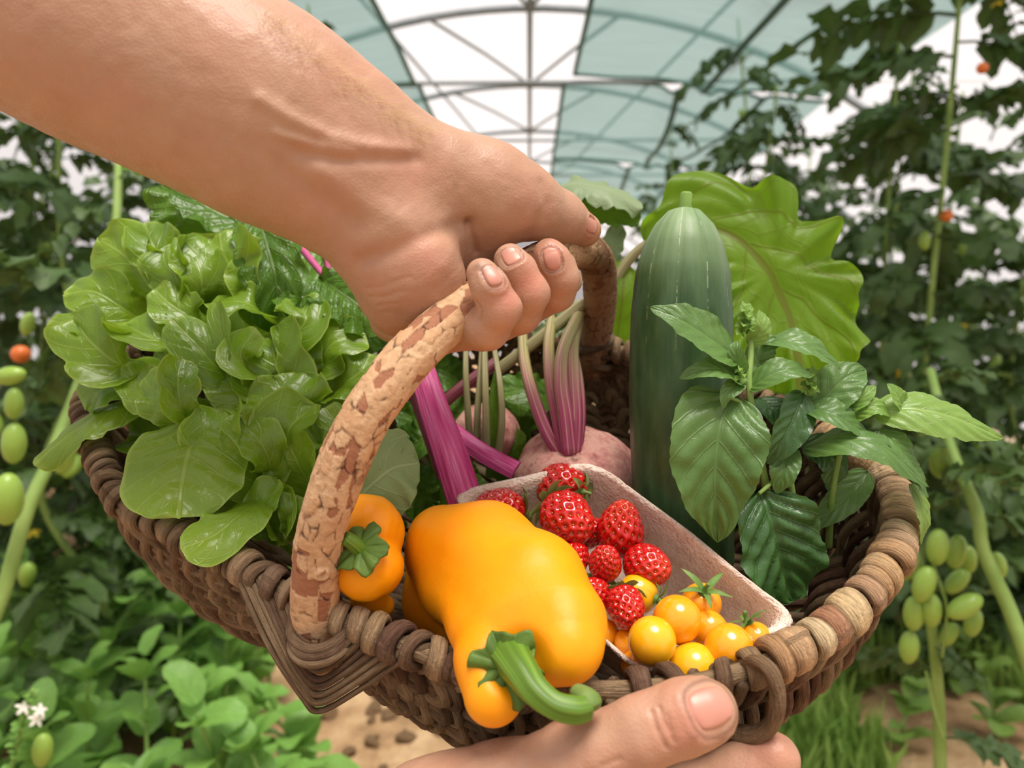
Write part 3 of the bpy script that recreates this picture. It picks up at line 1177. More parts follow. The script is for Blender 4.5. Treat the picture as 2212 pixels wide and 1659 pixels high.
def skin_body(f, lo, hi, h, sub, creases, flush, grime, name, parent_loc, label, nails=()):
    v, fc, gn = nets(f, lo, hi, h, sub)
    d = .00022 * fbm(v, 160, 2, 3) + .0006 * fbm(v, 38, 2, 8)
    for pts, width, depth in creases:
        line = [trace(f, *p)[0] for p in pts]
        ok = [line[0]] + [b for a, b in zip(line[:-1], line[1:]) if np.linalg.norm(a - b) > 1e-5]
        ds = seg_dist(v, np.array(ok))
        d += depth * np.exp(-(ds / width) ** 2)
    fl = np.zeros(len(v))
    gr = np.zeros(len(v))
    for arr, lst in ((fl, flush), (gr, grime)):
        for u, w, r, s in lst:
            c, _ = trace(f, u, w)
            arr[:] = np.maximum(arr, s * np.exp(-((np.linalg.norm(v - c, axis=1)) / (r * c[2] / F)) ** 2))
    for center, tipdir, along, across in nails:
        c, n0 = trace(f, *center)
        e, _ = trace(f, center[0] + tipdir[0], center[1] + tipdir[1])
        a = e - c - n0 * ((e - c) @ n0)
        a /= np.linalg.norm(a)
        b = np.cross(n0, a)
        sc = c[2] / F
        x, y = (v - c) @ a / (along * sc), (v - c) @ b / (across * sc)
        near = (np.abs((v - c) @ n0) < across * sc * .9) & (gn @ n0 > .1)
        r = np.where(near, (np.abs(x) ** 2.6 + np.abs(y) ** 2.6) ** (1 / 2.6), 9)
        d += -.0007 * (1 - np.clip((r - .85) / .2, 0, 1)) + .0005 * np.exp(-((r - 1.22) / .14) ** 2) * (x < .75)
        gr = np.maximum(gr, .55 * np.exp(-((r - 1.04) / .07) ** 2))
    v = v + gn * d[:, None]
    o = part(name, mesh(name, camw(v), fc, attr=dict(flush=fl, grime=gr)), M_SKIN, None, parent_loc)
    return tag(o, label, 'person')


ARM = qc([(-800, -380, .34, 235), (-260, -150, .345, 226), (90, 10, .352, 212), (300, 112, .358, 205), (500, 212, .364, 194), (640, 288, .370, 172), (720, 335, .374, 150)])
RAD = qc([(600, 255, .368, 160), (800, 338, .380, 122), (930, 390, .388, 110), (1050, 420, .398, 103), (1122, 432, .405, 82)])
ULN = qc([(600, 290, .366, 160), (745, 405, .372, 138), (835, 510, .374, 112), (895, 590, .377, 96), (915, 615, .380, 84)])
HEEL = qc([(840, 560, .380, 90), (868, 645, .386, 74), (905, 668, .392, 60)])
PALM = qc([(880, 470, .392, 115), (1030, 490, .408, 62), (1000, 560, .41, 60)])
THUMB = qc([(1100, 432, .402, 80), (1150, 448, .412, 66), (1205, 470, .424, 54), (1262, 496, .438, 37)])
FING = [qc(r) for r in (
    [(850, 690, .412, 52), (945, 722, .388, 43), (1052, 708, .363, 46), (1080, 668, .355, 44), (1058, 620, .351, 40), (1042, 592, .352, 35)],
    [(960, 690, .434, 50), (1040, 712, .404, 45), (1122, 676, .380, 46), (1140, 634, .372, 45), (1118, 585, .368, 40), (1102, 562, .370, 35)],
    [(1060, 650, .452, 46), (1130, 670, .424, 42), (1198, 630, .400, 42), (1208, 602, .394, 41), (1194, 566, .391, 38), (1184, 550, .392, 34)],
    [(1130, 600, .462, 40), (1190, 640, .440, 36), (1226, 606, .424, 30), (1218, 572, .418, 28)])]


def f_upper(p):
    d = chain(p, ARM, .03)
    d = smin(d, chain(p, RAD, .012), .022)
    d = smin(d, chain(p, ULN, .012), .016)
    d = smin(d, chain(p, HEEL, .012), .012)
    d = smin(d, chain(p, PALM, .012), .010)
    d = smin(d, chain(p, THUMB, .006), .006)
    g = None
    for c in FING:
        x = chain(p, c, .0035)
        g = x if g is None else smin(g, x, .0012)
    return smin(d, g, .0018)


lo = (q(-800, 0, .34)[0] - .03, q(0, 800, .42)[1] - .0, .27)
hi = (q(1310, 0, .47)[0], .31, .50)
cr = [
    # wrist tendons and the vein running to the thumb base
    ([(560, 215), (640, 262), (720, 300), (800, 318), (880, 325)], .0035, .0016),
    ([(640, 330), (720, 345), (800, 345), (900, 342)], .0035, -.0016),
    ([(600, 290), (690, 318), (760, 330)], .0025, .0012),
    ([(560, 330), (680, 420), (760, 480)], .006, -.0014),
    ([(700, 372), (790, 440), (860, 470)], .006, .0012),
    # crease between thenar and heel
    ([(780, 565), (850, 540), (930, 505), (1010, 485)], .0045, -.0022),
    ([(1012, 480), (1022, 515), (1030, 545)], .0018, -.0016),
    ([(1172, 398), (1180, 440), (1164, 480), (1144, 505)], .0045, -.0014),
    
    # fine wrist lines
    ([(792, 622), (830, 617), (862, 604), (885, 598)], .0012, -.00035),
    ([(800, 641), (835, 640), (860, 630), (880, 628)], .0012, -.0004),
    ([(818, 661), (842, 655), (856, 656)], .0012, -.0003),
    ([(1010, 500), (1016, 540)], .0008, -.0006),
    # finger joint folds
    ([(1030, 655), (1040, 672), (1036, 690)], .0012, -.0012),
]
fl = [(1100, 640, 40, .6), (1150, 600, 45, .6), (1200, 540, 30, .4), (1280, 490, 28, .6), (930, 560, 70, .25), (870, 380, 70, .2)]
gr = [(1030, 575, 10, .5), (1180, 520, 14, .35), (1013, 484, 7, .6), (985, 400, 8, .2)]
NAILS = [((1066, 594), (-16, -26), 30, 23), ((1104, 552), (-12, -18), 25, 25), ((1192, 558), (-6, -20), 29, 22), ((1279, 487), (14, 6), 20, 19)]
upper = skin_body(f_upper, lo, hi, .0034, 2, cr, fl, gr, 'person', B(500, 212, .364), 'bare forearm and fist gripping the top of the basket handle', NAILS)
for c, t, a, w in NAILS:
    nail(f_upper, c, t, a, w, upper)

hv_, hf_ = [], []
rs = np.random.default_rng(5)
edge_pts = spline(np.array([(575, 22), (640, 62), (720, 128), (800, 190), (870, 240), (930, 278)], float), 60)
ax_dir = ARM[5, :3] - ARM[4, :3]
ax_dir /= np.linalg.norm(ax_dir)
offs = np.abs(rs.normal(size=420)) * 26 + 4
hc_, hn_ = trace_many(f_upper, edge_pts[rs.integers(0, 60, 420)] + np.stack([-offs * .5, offs * .85], 1))
for c_, n_ in zip(hc_, hn_):
    if c_[2] > .5:
        continue
    dr = n_ * .55 + ax_dir * rs.uniform(.2, .9) + rs.normal(size=3) * .25
    dr /= np.linalg.norm(dr)
    L_ = rs.uniform(.004, .010)
    hp_ = np.array([c_, c_ + dr * L_ * .5 + n_ * L_ * .05, c_ + dr * L_ + ax_dir * L_ * .2])
    v, f, uv = tube(hp_, np.array([6e-5, 5e-5, 2e-5]), 3, caps=False)
    hf_.append(f + len(hv_) * len(v))
    hv_.append(v)
ho = part('arm_hair', mesh('arm_hair', camw(np.vstack(hv_)), np.vstack(hf_)), simple_mat('blond_hair', lin(206, 172, 120), lin(226, 198, 150), 50, .5, .4, 0), upper)
ho['kind'] = 'stuff'

LTH = qc([(1527, 1534, .302, 64), (1480, 1548, .302, 70), (1385, 1582, .304, 70), (1300, 1618, .307, 68), (1235, 1646, .312, 77), (1080, 1725, .325, 108), (950, 1810, .335, 140)])
LIN = qc([(1672, 1638, .338, 54), (1600, 1668, .342, 56), (1480, 1720, .347, 62), (1330, 1780, .349, 74), (1120, 1850, .348, 95)])
LMI = qc([(1640, 1760, .356, 54), (1500, 1800, .36, 60), (1330, 1850, .362, 72), (1120, 1890, .355, 95)])
LRI = qc([(1560, 1860, .372, 52), (1440, 1890, .375, 58), (1300, 1930, .375, 70), (1100, 1950, .36, 95)])
LPA = qc([(1120, 1870, .345, 130), (950, 1850, .335, 150), (760, 2050, .32, 150), (450, 2450, .29, 175), (150, 2800, .26, 195)])


def f_lower(p):
    d = chain(p, LPA, .03)
    d = smin(d, chain(p, LTH, .008), .02)
    g = None
    for c in (LIN, LMI, LRI):
        x = chain(p, c, .006)
        g = x if g is None else smin(g, x, .0015)
    return smin(d, g, .006)


lo = (q(-60, 0, .26)[0] , q(0, 2950, .26)[1] - .0, .2)
hi = (q(1740, 0, .345)[0], q(0, 1420, .29)[1], .42)
cr = [
    ([(1408, 1538), (1418, 1575), (1440, 1615)], .0010, -.0010),
    ([(1425, 1530), (1440, 1570), (1455, 1600)], .0010, -.0009),
    ([(1442, 1545), (1452, 1580)], .0008, -.0006),
    ([(1445, 1500), (1435, 1540)], .004, .0008),
    ([(1300, 1655), (1340, 1640)], .0012, -.0006),
    ([(1190, 1590), (1215, 1640)], .004, -.0009),
]
fl = [(1480, 1570, 60, .35), (1670, 1610, 60, .35)]
gr = [(1588, 1500, 16, .5), (1592, 1540, 14, .4), (1560, 1590, 16, .4), (1700, 1600, 26, .35), (1500, 1590, 10, .3)]
lower = skin_body(f_lower, lo, hi, .0036, 2, cr, fl, gr, 'person', B(1235, 1648, .318), 'lower hand with thumb over the front rim and fingers under the basket', [((1540, 1525), (30, -14), 56, 54)])
nail(f_lower, (1540, 1525), (30, -14), 56, 54, lower)

# ================================================================== LEAVES
def leaf_geo(mid, half, hint, cup=.5, ruf=.0, freq=5, prof=(.6, .7), quilt=.0, nq=6, kq=.32, serr=0.0, nser=20, nt=34, ns=13, seed=0, tipcurl=0.0, twist=0.0, asym=0.0):
    """mid: world points base to tip; half: half width (m)"""
    rs = np.random.default_rng(seed)
    t = (1 - np.cos(np.pi * np.linspace(0, 1, nt))) / 2 * .35 + .65 * np.linspace(0, 1, nt)
    fine = resample(spline(mid, 120), 200)
    p = np.stack([np.interp(t, np.linspace(0, 1, 200), fine[:, k]) for k in range(3)], 1)
    T, N, S = frames(p, np.asarray(hint))
    if twist:
        a = twist * t[:, None]
        N, S = N * np.cos(a) + S * np.sin(a), S * np.cos(a) - N * np.sin(a)
    a, b = prof
    w = t ** a * (1 - t) ** b
    w = w / ((a / (a + b)) ** a * (b / (a + b)) ** b) * half
    s = np.linspace(-1, 1, ns)
    tt, ss = np.meshgrid(t, s, indexing='ij')
    ww = w[:, None] * (1 + serr * .5 * np.cos(2 * np.pi * nser * tt + .9 * np.sign(ss) + .8 * np.sin(7 * tt + seed))) * (1 + asym * ss)
    cu = cup * (1 + .3 * (rs.uniform() - .5))
    if abs(cu) < .02:
        cu = .02
    x = np.sin(cu * ss) / cu * ww
    z = (1 - np.cos(cu * ss)) / cu * ww
    L = np.linalg.norm(np.diff(p, axis=0), axis=1).sum()
    th = np.arctan2(ss * ww, (tt - .55) * L)
    e = np.clip(np.maximum(np.abs(ss), (tt - .55) / .45), 0, 1)
    ph = rs.uniform(0, 6.28, 3)
    wave = .6 * np.sin(freq * th + ph[0]) + .3 * np.sin((freq * 1.7) * th + ph[1]) + .25 * np.sin(freq * 2.9 * th + ph[2])
    z = z + ruf * half * e ** 2.2 * wave
    x = x + ruf * half * .35 * e ** 3 * np.sin(freq * 1.3 * th + ph[1]) * np.sign(ss)
    if quilt:
        z = z + quilt * half * (np.abs(np.sin(np.pi * (tt * nq - np.abs(ss) * kq * nq))) - .5) * np.clip(np.abs(ss) * 4, 0, 1) * (1 - e ** 6)
        z = z - quilt * half * .8 * np.exp(-(ss / .08) ** 2)
    z = z + tipcurl * half * np.clip((tt - .6) / .4, 0, 1) ** 2
    v = p[:, None] + S[:, None] * x[..., None] + N[:, None] * z[..., None]
    i, j = np.meshgrid(np.arange(nt - 1), np.arange(ns - 1), indexing='ij')
    f = np.stack([i * ns + j, (i + 1) * ns + j, (i + 1) * ns + j + 1, i * ns + j + 1], 2).reshape(-1, 4)
    uv = np.stack([tt, ss * .5 + .5], 2).reshape(-1, 2)
    return v.reshape(-1, 3), f, uv


_seed = [0]


def leaf(parent, pts, wpx, hint, mat, name='leaf', **k):
    """pts (u,v,d) base to tip; wpx full width in photo pixels at the middle depth"""
    _seed[0] += 1
    mid = np.array([B(*x) for x in pts])
    d = np.mean([x[2] for x in pts])
    k.setdefault('seed', _seed[0])
    v, f, uv = leaf_geo(mid, wpx / 2 * d / F * SC, vdir(*hint), **k)
    return part(name, mesh(name, v, f, uv), mat, parent)


# ---- lettuce
lettuce = thing('lettuce', 'loose green butterhead lettuce spilling over the left end of the basket', 'lettuce', B(560, 1010, .53))
LK = dict(prof=(.6, .33), ruf=.30, freq=4, quilt=.06, nq=5, ns=17, nt=36)
LEAVES = [
    # (points, width, facing, cup, overrides)
    ([(430, 905, .445), (410, 960, .428), (392, 1040, .415), (385, 1118, .402)], 262, (.1, .75, .65), -.25, dict(prof=(.32, .34), ruf=.12)),
    ([(555, 1080, .43), (510, 1115, .405), (460, 1155, .394), (390, 1186, .388)], 140, (-.1, .6, .8), -.3, dict(ruf=.1, prof=(.36, .34))),
    ([(420, 930, .455), (365, 890, .442), (345, 830, .45), (352, 790, .46)], 112, (-.4, .1, .9), .7, {}),
    ([(425, 925, .452), (392, 880, .438), (385, 820, .44), (392, 775, .45)], 88, (.5, .1, .85), .6, {}),
    ([(585, 1060, .452), (500, 1010, .435), (470, 940, .435), (500, 880, .452)], 150, (-.2, .35, .9), .85, {}),
    ([(560, 1050, .452), (585, 1010, .436), (560, 950, .43), (500, 905, .44)], 100, (.45, .4, .8), .5, {}),
    ([(690, 1080, .455), (640, 1000, .44), (620, 930, .44), (680, 870, .45)], 170, (-.35, .3, .9), .95, dict(ruf=.18)),
    ([(690, 1060, .45), (735, 990, .437), (735, 930, .437), (700, 880, .445)], 90, (.5, .2, .8), .5, {}),
    ([(690, 960, .46), (640, 900, .452), (620, 860, .452), (590, 815, .462)], 190, (.0, .75, .65), .2, dict(ruf=.3)),
    ([(640, 1190, .45), (580, 1140, .43), (570, 1090, .425), (610, 1040, .43)], 110, (-.5, .25, .8), .8, {}),
    ([(690, 1180, .44), (650, 1140, .425), (635, 1100, .42), (645, 1070, .425)], 80, (-.2, .2, .95), .6, {}),
    # far left leaf drooping over the rim
    ([(320, 850, .52), (235, 880, .478), (150, 935, .465), (75, 1005, .46)], 125, (-.1, .85, .5), -.7, dict(ruf=.25, prof=(.5, .45))),
    ([(340, 850, .525), (275, 830, .49), (215, 840, .48), (175, 880, .478)], 120, (-.3, .6, .7), -.3, {}),
    ([(360, 800, .51), (260, 785, .478), (195, 740, .475), (158, 690, .488)], 150, (-.3, .4, .85), .75, {}),
    ([(330, 740, .52), (230, 720, .492), (160, 700, .487), (106, 690, .488)], 70, (-.1, .7, .7), .3, {}),
    ([(340, 710, .53), (270, 670, .508), (200, 630, .505), (145, 640, .51)], 118, (-.1, .45, .9), .25, {}),
    ([(400, 680, .54), (330, 620, .52), (270, 555, .52), (220, 520, .53)], 150, (-.35, .3, .9), .3, {}),
    ([(410, 660, .54), (370, 590, .515), (330, 530, .515), (310, 478, .53)], 110, (.3, .3, .9), .4, {}),
    ([(450, 690, .53), (400, 640, .505), (370, 570, .503), (400, 515, .515)], 120, (-.5, .2, .85), .8, {}),
    ([(450, 690, .53), (440, 640, .503), (430, 580, .50), (400, 520, .515)], 110, (.5, .25, .85), .7, {}),
    ([(470, 740, .52), (370, 740, .482), (310, 720, .478), (268, 690, .488)], 120, (.0, .75, .65), .6, {}),
    ([(480, 720, .52), (420, 690, .49), (370, 660, .487), (335, 630, .495)], 95, (.2, .4, .9), .5, {}),
    ([(540, 680, .535), (500, 620, .507), (480, 560, .507), (470, 500, .52)], 170, (-.1, .3, .95), .55, {}),
    ([(570, 700, .53), (560, 640, .51), (560, 580, .51), (570, 520, .52)], 130, (.3, .4, .85), .4, {}),
    # centre
    ([(560, 850, .50), (480, 800, .465), (420, 740, .46), (370, 690, .468)], 110, (.15, .55, .8), -.35, dict(quilt=.13, nq=8, ruf=.12)),
    ([(560, 850, .50), (500, 800, .468), (480, 730, .463), (470, 655, .475)], 75, (-.5, .3, .8), .7, {}),
    ([(570, 850, .50), (540, 800, .465), (520, 760, .46), (560, 715, .463)], 100, (.2, .75, .6), .4, {}),
    ([(640, 880, .50), (610, 820, .47), (590, 770, .468), (580, 710, .48)], 160, (-.1, .45, .9), .5, {}),
    ([(640, 870, .50), (650, 800, .475), (640, 750, .475), (620, 705, .485)], 100, (.4, .4, .8), .4, {}),
    ([(640, 960, .49), (560, 880, .462), (510, 830, .462), (450, 790, .475)], 120, (-.1, .6, .8), .3, {}),
    ([(640, 940, .49), (600, 880, .462), (560, 850, .46), (520, 800, .467)], 90, (.3, .5, .8), .7, {}),
    ([(450, 930, .49), (350, 870, .465), (300, 830, .468), (275, 785, .48)], 100, (-.2, .4, .9), .4, {}),
    ([(690, 830, .51), (690, 790, .483), (720, 740, .48), (790, 720, .49)], 110, (.1, .6, .8), .2, {}),
    ([(700, 860, .50), (740, 830, .477), (780, 800, .475), (800, 760, .485)], 100, (.2, .5, .8), .4, {}),
    ([(600, 720, .52), (560, 670, .495), (520, 650, .49), (455, 655, .498)], 100, (.0, .8, .6), .3, {}),
    ([(660, 700, .52), (690, 740, .487), (700, 790, .48), (690, 830, .485)], 60, (.5, .3, .8), .4, {}),
    ([(560, 760, .51), (620, 730, .485), (660, 690, .482), (640, 640, .495)], 120, (.2, .5, .8), .4, {}),
]
for pts, wpx, hint, cup, ov in LEAVES:
    kw = dict(LK)
    kw.update(ov)
    leaf(lettuce, pts, wpx, hint, M_LETTUCE, cup=cup, **kw)
# inner leaves filling the head
for k in range(26):
    u0, v0 = RNG.uniform(330, 740), RNG.uniform(640, 1120)
    if u0 < 420 and v0 > 1000:
        v0 -= 200
    a = math.atan2(v0 - 900, u0 - 560) + RNG.normal() * .3
    v0 = min(v0, 1150 + (u0 - 380) * .5 - 130)
    d = min(.56, Drim(u0, v0) - .0 + RNG.uniform(-.005, .03))
    r = RNG.uniform(40, 75)
    pts = [(u0 - math.cos(a) * r, v0 - math.sin(a) * r, d + .02), (u0, v0, d), (u0 + math.cos(a) * r, v0 + math.sin(a) * r, d + .004)]
    leaf(lettuce, pts, RNG.uniform(90, 150), (RNG.normal() * .35, .4 + RNG.normal() * .3, .8), M_LETTUCE, cup=RNG.uniform(.2, .8), **LK)
tube_part('heart', np.array([B(600, 1060, .55), B(580, 960, .535), B(560, 900, .52)]), [.022, .028, .012], M_LETTUCE_PALE, lettuce, 12)

pale = thing('lettuce_leaf', 'loose pale grey-green lettuce leaf lying beside the small pepper', 'leaf', B(780, 1080, .42))
leaf(pale, [(760, 1090, .425), (800, 1050, .415), (850, 1010, .412), (905, 1000, .42)], 190, (.15, .35, .9), M_LETTUCE_PALE, 'blade', cup=-.15, ruf=.16, freq=5, prof=(.4, .38), quilt=.05, nq=4)
leaf(pale, [(780, 1020, .425), (810, 980, .418), (850, 950, .42), (880, 940, .425)], 80, (.2, .5, .8), M_LETTUCE_PALE, 'lobe', cup=.2, ruf=.2)

# ---- swiss chard
def chard(label, stalk, blade, wpx, hint, mat_st=M_CHARD_PINK, sw=14, group='chard leaves behind the lettuce', mat=M_CHARD, **k):
    o = thing('chard_leaf', label, 'chard', B(*(stalk or blade)[0]), group)
    if stalk:
        p = np.array([B(*x) for x in stalk])
        pp = resample(spline(p, 60), 30)
        d = np.mean([x[2] for x in stalk])
        tube_part('stalk', pp, np.linspace(1.1, .8, 30) * sw / 2 * d / F * SC, mat_st, o, 10)
    if blade:
        kw = dict(cup=.35, ruf=.22, freq=7, prof=(.45, .4), quilt=.09, nq=6, nt=48, ns=21)
        kw.update(k)
        leaf(o, blade, wpx, hint, mat, 'blade', **kw)
    return o


chard('crinkled chard leaf standing highest behind the lettuce, below the forearm', [(470, 640, .57), (455, 560, .565)], [(460, 560, .56), (440, 490, .55), (400, 430, .55), (345, 390, .555)], 175, (-.2, .3, .9))
chard('crinkled chard leaf folded under the forearm', None, [(560, 480, .545), (500, 470, .54), (440, 440, .54), (400, 400, .55)], 120, (.2, .5, .8))
chard('long blistered chard leaf hanging down between lettuce and pink stem', [(545, 425, .55), (555, 460, .535)], [(545, 430, .54), (572, 520, .515), (595, 610, .503), (598, 722, .508)], 140, (.1, .25, .95), quilt=.16)
chard('chard leaf with a long thin pink stem beside the wrist', [(600, 470, .55), (650, 535, .535), (705, 602, .515)], [(690, 600, .512), (735, 630, .498), (780, 665, .492), (825, 720, .495)], 135, (.0, .4, .9), sw=17, quilt=.15)
chard('dark chard leaf in the gap under the wrist', [(700, 520, .57), (712, 600, .56)], [(600, 470, .575), (690, 540, .57), (760, 600, .565), (810, 670, .57)], 230, (.2, .4, .9))
chard('small dark chard leaf tip peeking out below the forearm at upper left', None, [(380, 360, .56), (340, 350, .555), (300, 345, .555), (268, 328, .56)], 75, (-.1, .3, .95))
chard('crumpled chard leaf tucked under the heel of the fist', None, [(690, 760, .52), (740, 740, .51), (790, 720, .505), (840, 740, .51)], 110, (.0, .5, .85))
chard('greyish curled chard leaf beside the hanging blistered leaf', None, [(600, 640, .50), (625, 660, .492), (650, 670, .49), (672, 645, .495)], 60, (.2, .3, .9), cup=.8)


filler = thing('chard_filler', 'filler chard leaves added behind the pink stalks to block light and darken the basket inside', 'chard', B(980, 960, .60))  # added leaves that stop light coming through the weave, keeping the inside dark
for k in range(22):
    u0, v0 = RNG.uniform(780, 1160), RNG.uniform(790, 1180)
    d = RNG.uniform(.03, .075) + Drim(u0, v0)
    a_ = RNG.uniform(0, 6.28)
    r_ = RNG.uniform(45, 75)
    leaf(filler, [(u0 - math.cos(a_) * r_, v0 - math.sin(a_) * r_, d + .012), (u0, v0, d), (u0 + math.cos(a_) * r_, v0 + math.sin(a_) * r_, d + .01)], RNG.uniform(80, 130), (RNG.normal() * .4, .4, .8), M_CHARD, 'leaf', cup=.4, ruf=.2, quilt=.1, freq=7, prof=(.45, .4))


def celery(parent, pts, name='stalk', mat=M_CHARD_PINK, arcw=1.15, hint=(.2, .2, .95)):
    """broad channelled stalk: crescent section with ridged back; rows u,v,d,width px"""
    rows = spline(np.array([np.r_[B(u, v, d), w * d / F * SC / 2] for u, v, d, w in pts]), 40)
    p, hw = rows[:, :3], rows[:, 3]
    T, N, S = frames(p, vdir(*hint))
    m = 40
    a = np.linspace(0, 2 * np.pi, m, endpoint=False)
    cx = np.cos(a)
    rid = 1 + .02 * np.sin(a * 13)
    top = .16 * np.abs(np.cos(a)) ** 1.5 + .05
    bot = -.5 * np.sqrt(np.maximum(1 - cx ** 2, 0)) * (1 + .05 * np.cos(a * 12)) + .2 * np.abs(cx) ** 2
    cz = np.where(np.sin(a) >= 0, -bot, -top * .0 + .12 - .2 * (1 - cx ** 2))
    v = p[:, None] + hw[:, None, None] * (S[:, None] * (cx * rid)[None, :, None] + N[:, None] * cz[None, :, None])
    n = len(p)
    i, j = np.meshgrid(np.arange(n - 1), np.arange(m), indexing='ij')
    f = np.stack([i * m + j, i * m + (j + 1) % m, (i + 1) * m + (j + 1) % m, (i + 1) * m + j], 2).reshape(-1, 4)
    vv = np.vstack([v.reshape(-1, 3), p[:1], p[-1:]])
    uv = np.vstack([np.stack(np.broadcast_arrays(a[None] / 6.283, np.linspace(0, 3, n)[:, None]), 2).reshape(-1, 2), [[.5, 0], [.5, 1]]])
    c0, c1 = n * m, n * m + 1
    caps = [(j2, (j2 + 1) % m, c0, c0) for j2 in range(m)] + [((n - 1) * m + (j2 + 1) % m, (n - 1) * m + j2, c1, c1) for j2 in range(m)]
    fl = [tuple(x) for x in f] + [c[:3] for c in caps]
    return part(name, mesh(name, vv, fl, uv), mat, parent)


cs = thing('chard_stalk', 'broad bright pink chard stalk standing between handle and cardboard punnet', 'chard stalk', B(985, 1080, .46))
celery(cs, [(870, 640, .50, 40), (905, 770, .475, 52), (935, 870, .458, 62), (975, 985, .447, 74), (1008, 1090, .445, 78)])
leaf(cs, [(880, 690, .495), (850, 640, .51), (820, 590, .52), (800, 540, .54)], 90, (.2, .3, .9), M_CHARD, 'blade', ruf=.2, quilt=.12)
cs = thing('chard_stalk', 'short pink chard stalk lying with its cut end on the back of the punnet', 'chard stalk', B(1110, 1010, .47))
celery(cs, [(960, 915, .49, 34), (1010, 955, .478, 40), (1060, 988, .470, 42), (1115, 1016, .464, 42)])
cs = thing('chard_stalk', 'dark red chard stalk slanting behind the broad pink one', 'chard stalk', B(960, 870, .54))
celery(cs, [(940, 885, .535, 28), (1000, 835, .54, 28), (1075, 780, .55, 26)], mat=M_CHARD_RED)
cs = thing('chard_stalk', 'dark red chard stalk in shadow left of the broad pink one', 'chard stalk', B(960, 1020, .50))
celery(cs, [(880, 800, .50, 30), (915, 900, .49, 32), (960, 1030, .485, 34)], mat=M_CHARD_RED)

# ================================================================== BEETROOT
def beet(label, c, r, sq, stalks, tilt=(0, 0)):
    o = thing('beetroot', label, 'beetroot', B(c[0], c[1] + r, c[2] + .02), 'beetroots at the back of the basket')
    n, m = 40, 56
    th = np.linspace(0, np.pi, n)
    ph = np.linspace(0, 2 * np.pi, m, endpoint=False)
    R = 1 + .16 * np.exp(-(th / .33) ** 2) * -1 + .12 * np.exp(-((th - np.pi) / .5) ** 2)
    x = np.sin(th)[:, None] * np.cos(ph)[None] * R[:, None]
    y = np.sin(th)[:, None] * np.sin(ph)[None] * R[:, None]
    z = np.cos(th)[:, None] * R[:, None] * sq + 0 * x
    v = np.stack([x, y, z], -1).reshape(-1, 3)
    v *= 1 + .035 * fbm(v, 2.2, 3, int(c[0]))[:, None] + .01 * fbm(v, 9, 2, 3)[:, None]
    s = r * c[2] / F * SC
    # stands along the basket's up direction
    up = nrm(camw(-DOWN[None]) - CAM_LOC)[0]
    up = nrm((up + tilt[0] * RIGHT + tilt[1] * FWD)[None])[0]
    a = nrm(np.cross(up, FWD)[None])[0]
    b = np.cross(up, a)
    w = B(*c) + s * (v[:, :1] * a + v[:, 1:2] * b + v[:, 2:] * up)
    i, j = np.meshgrid(np.arange(n - 1), np.arange(m), indexing='ij')
    f = np.stack([i * m + j, (i + 1) * m + j, (i + 1) * m + (j + 1) % m, i * m + (j + 1) % m], 2).reshape(-1, 4)
    part('root', mesh('root', w, f), M_BEET, o)
    for pts, wd, mat in stalks:
        p = resample(spline(np.array([np.r_[B(*x)] for x in pts]), 50), 36)
        d = np.mean([x[2] for x in pts])
        v, f, uv = tube(p, np.linspace(1.15, .8, 36) * wd / 2 * d / F * SC, 18, hint=vdir(.3, .1, .9), flat=.75)
        # ridged petiole
        rg = v.reshape(-1, 18, 3)
        ctr = rg.mean(1, keepdims=True)
        rg = ctr + (rg - ctr) * (1 + .07 * np.cos(np.arange(18) * np.pi))[None, :, None]
        part('stalk', mesh('stalk', rg.reshape(-1, 3), f, uv), mat, o)
    return o


b1 = beet('large pinkish beetroot with a tuft of striped stalks behind the punnet', (1245, 1036, .506), 136, .80, [
    ([(1214, 985, .487), (1180, 930, .488), (1150, 850, .50), (1132, 770, .52), (1128, 680, .54)], 27, M_BEETSTALK),
    ([(1222, 980, .485), (1205, 900, .488), (1190, 820, .498), (1186, 740, .515), (1196, 660, .54)], 28, M_BEETSTALK),
    ([(1230, 978, .481), (1222, 900, .482), (1212, 830, .490), (1216, 760, .505), (1245, 690, .525), (1275, 640, .55)], 30, M_BEETSTALK),
    ([(1238, 976, .484), (1242, 900, .487), (1238, 820, .497), (1238, 740, .515), (1256, 670, .54)], 30, M_BEETSTALK),
    ([(1246, 972, .49), (1254, 900, .494), (1250, 820, .505), (1238, 750, .525)], 22, M_BEETSTALK)])
b2 = beet('darker half-hidden beetroot with thin stalks left of the large one', (1050, 935, .535), 72, .85, [
    ([(1014, 945, .512), (1010, 880, .508), (1006, 800, .51), (1008, 700, .53)], 13, M_BEETSTALK_GREEN),
    ([(1030, 950, .510), (1032, 880, .508), (1038, 800, .515), (1044, 700, .53)], 13, M_BEETSTALK_GREEN),
    ([(1050, 985, .505), (1050, 900, .502), (1048, 820, .507), (1046, 700, .53)], 15, M_BEETSTALK_GREEN),
    ([(1076, 985, .505), (1084, 910, .502), (1080, 830, .507), (1064, 730, .53)], 14, M_BEETSTALK_GREEN)])
leaf(b2, [(1062, 990, .51), (1064, 920, .507), (1068, 860, .507), (1072, 800, .512)], 34, (.5, .2, .8), M_CHARD, 'leaf', ruf=.35, freq=9, prof=(.3, .4))
leaf(b1, [(1240, 650, .54), (1225, 690, .53), (1190, 710, .528), (1150, 725, .53)], 60, (.1, .5, .85), M_BEETLEAF_GREY, 'leaf', ruf=.3, freq=8)
tube_part('stalk', spline(np.array([B(1075, 800, .53), B(1160, 735, .525), B(1260, 655, .53)]), 20), 13 * .53 / F * SC, M_BEETSTALK_GREEN, b1, 12, flat=.6, hint=vdir(.3, .4, .8))
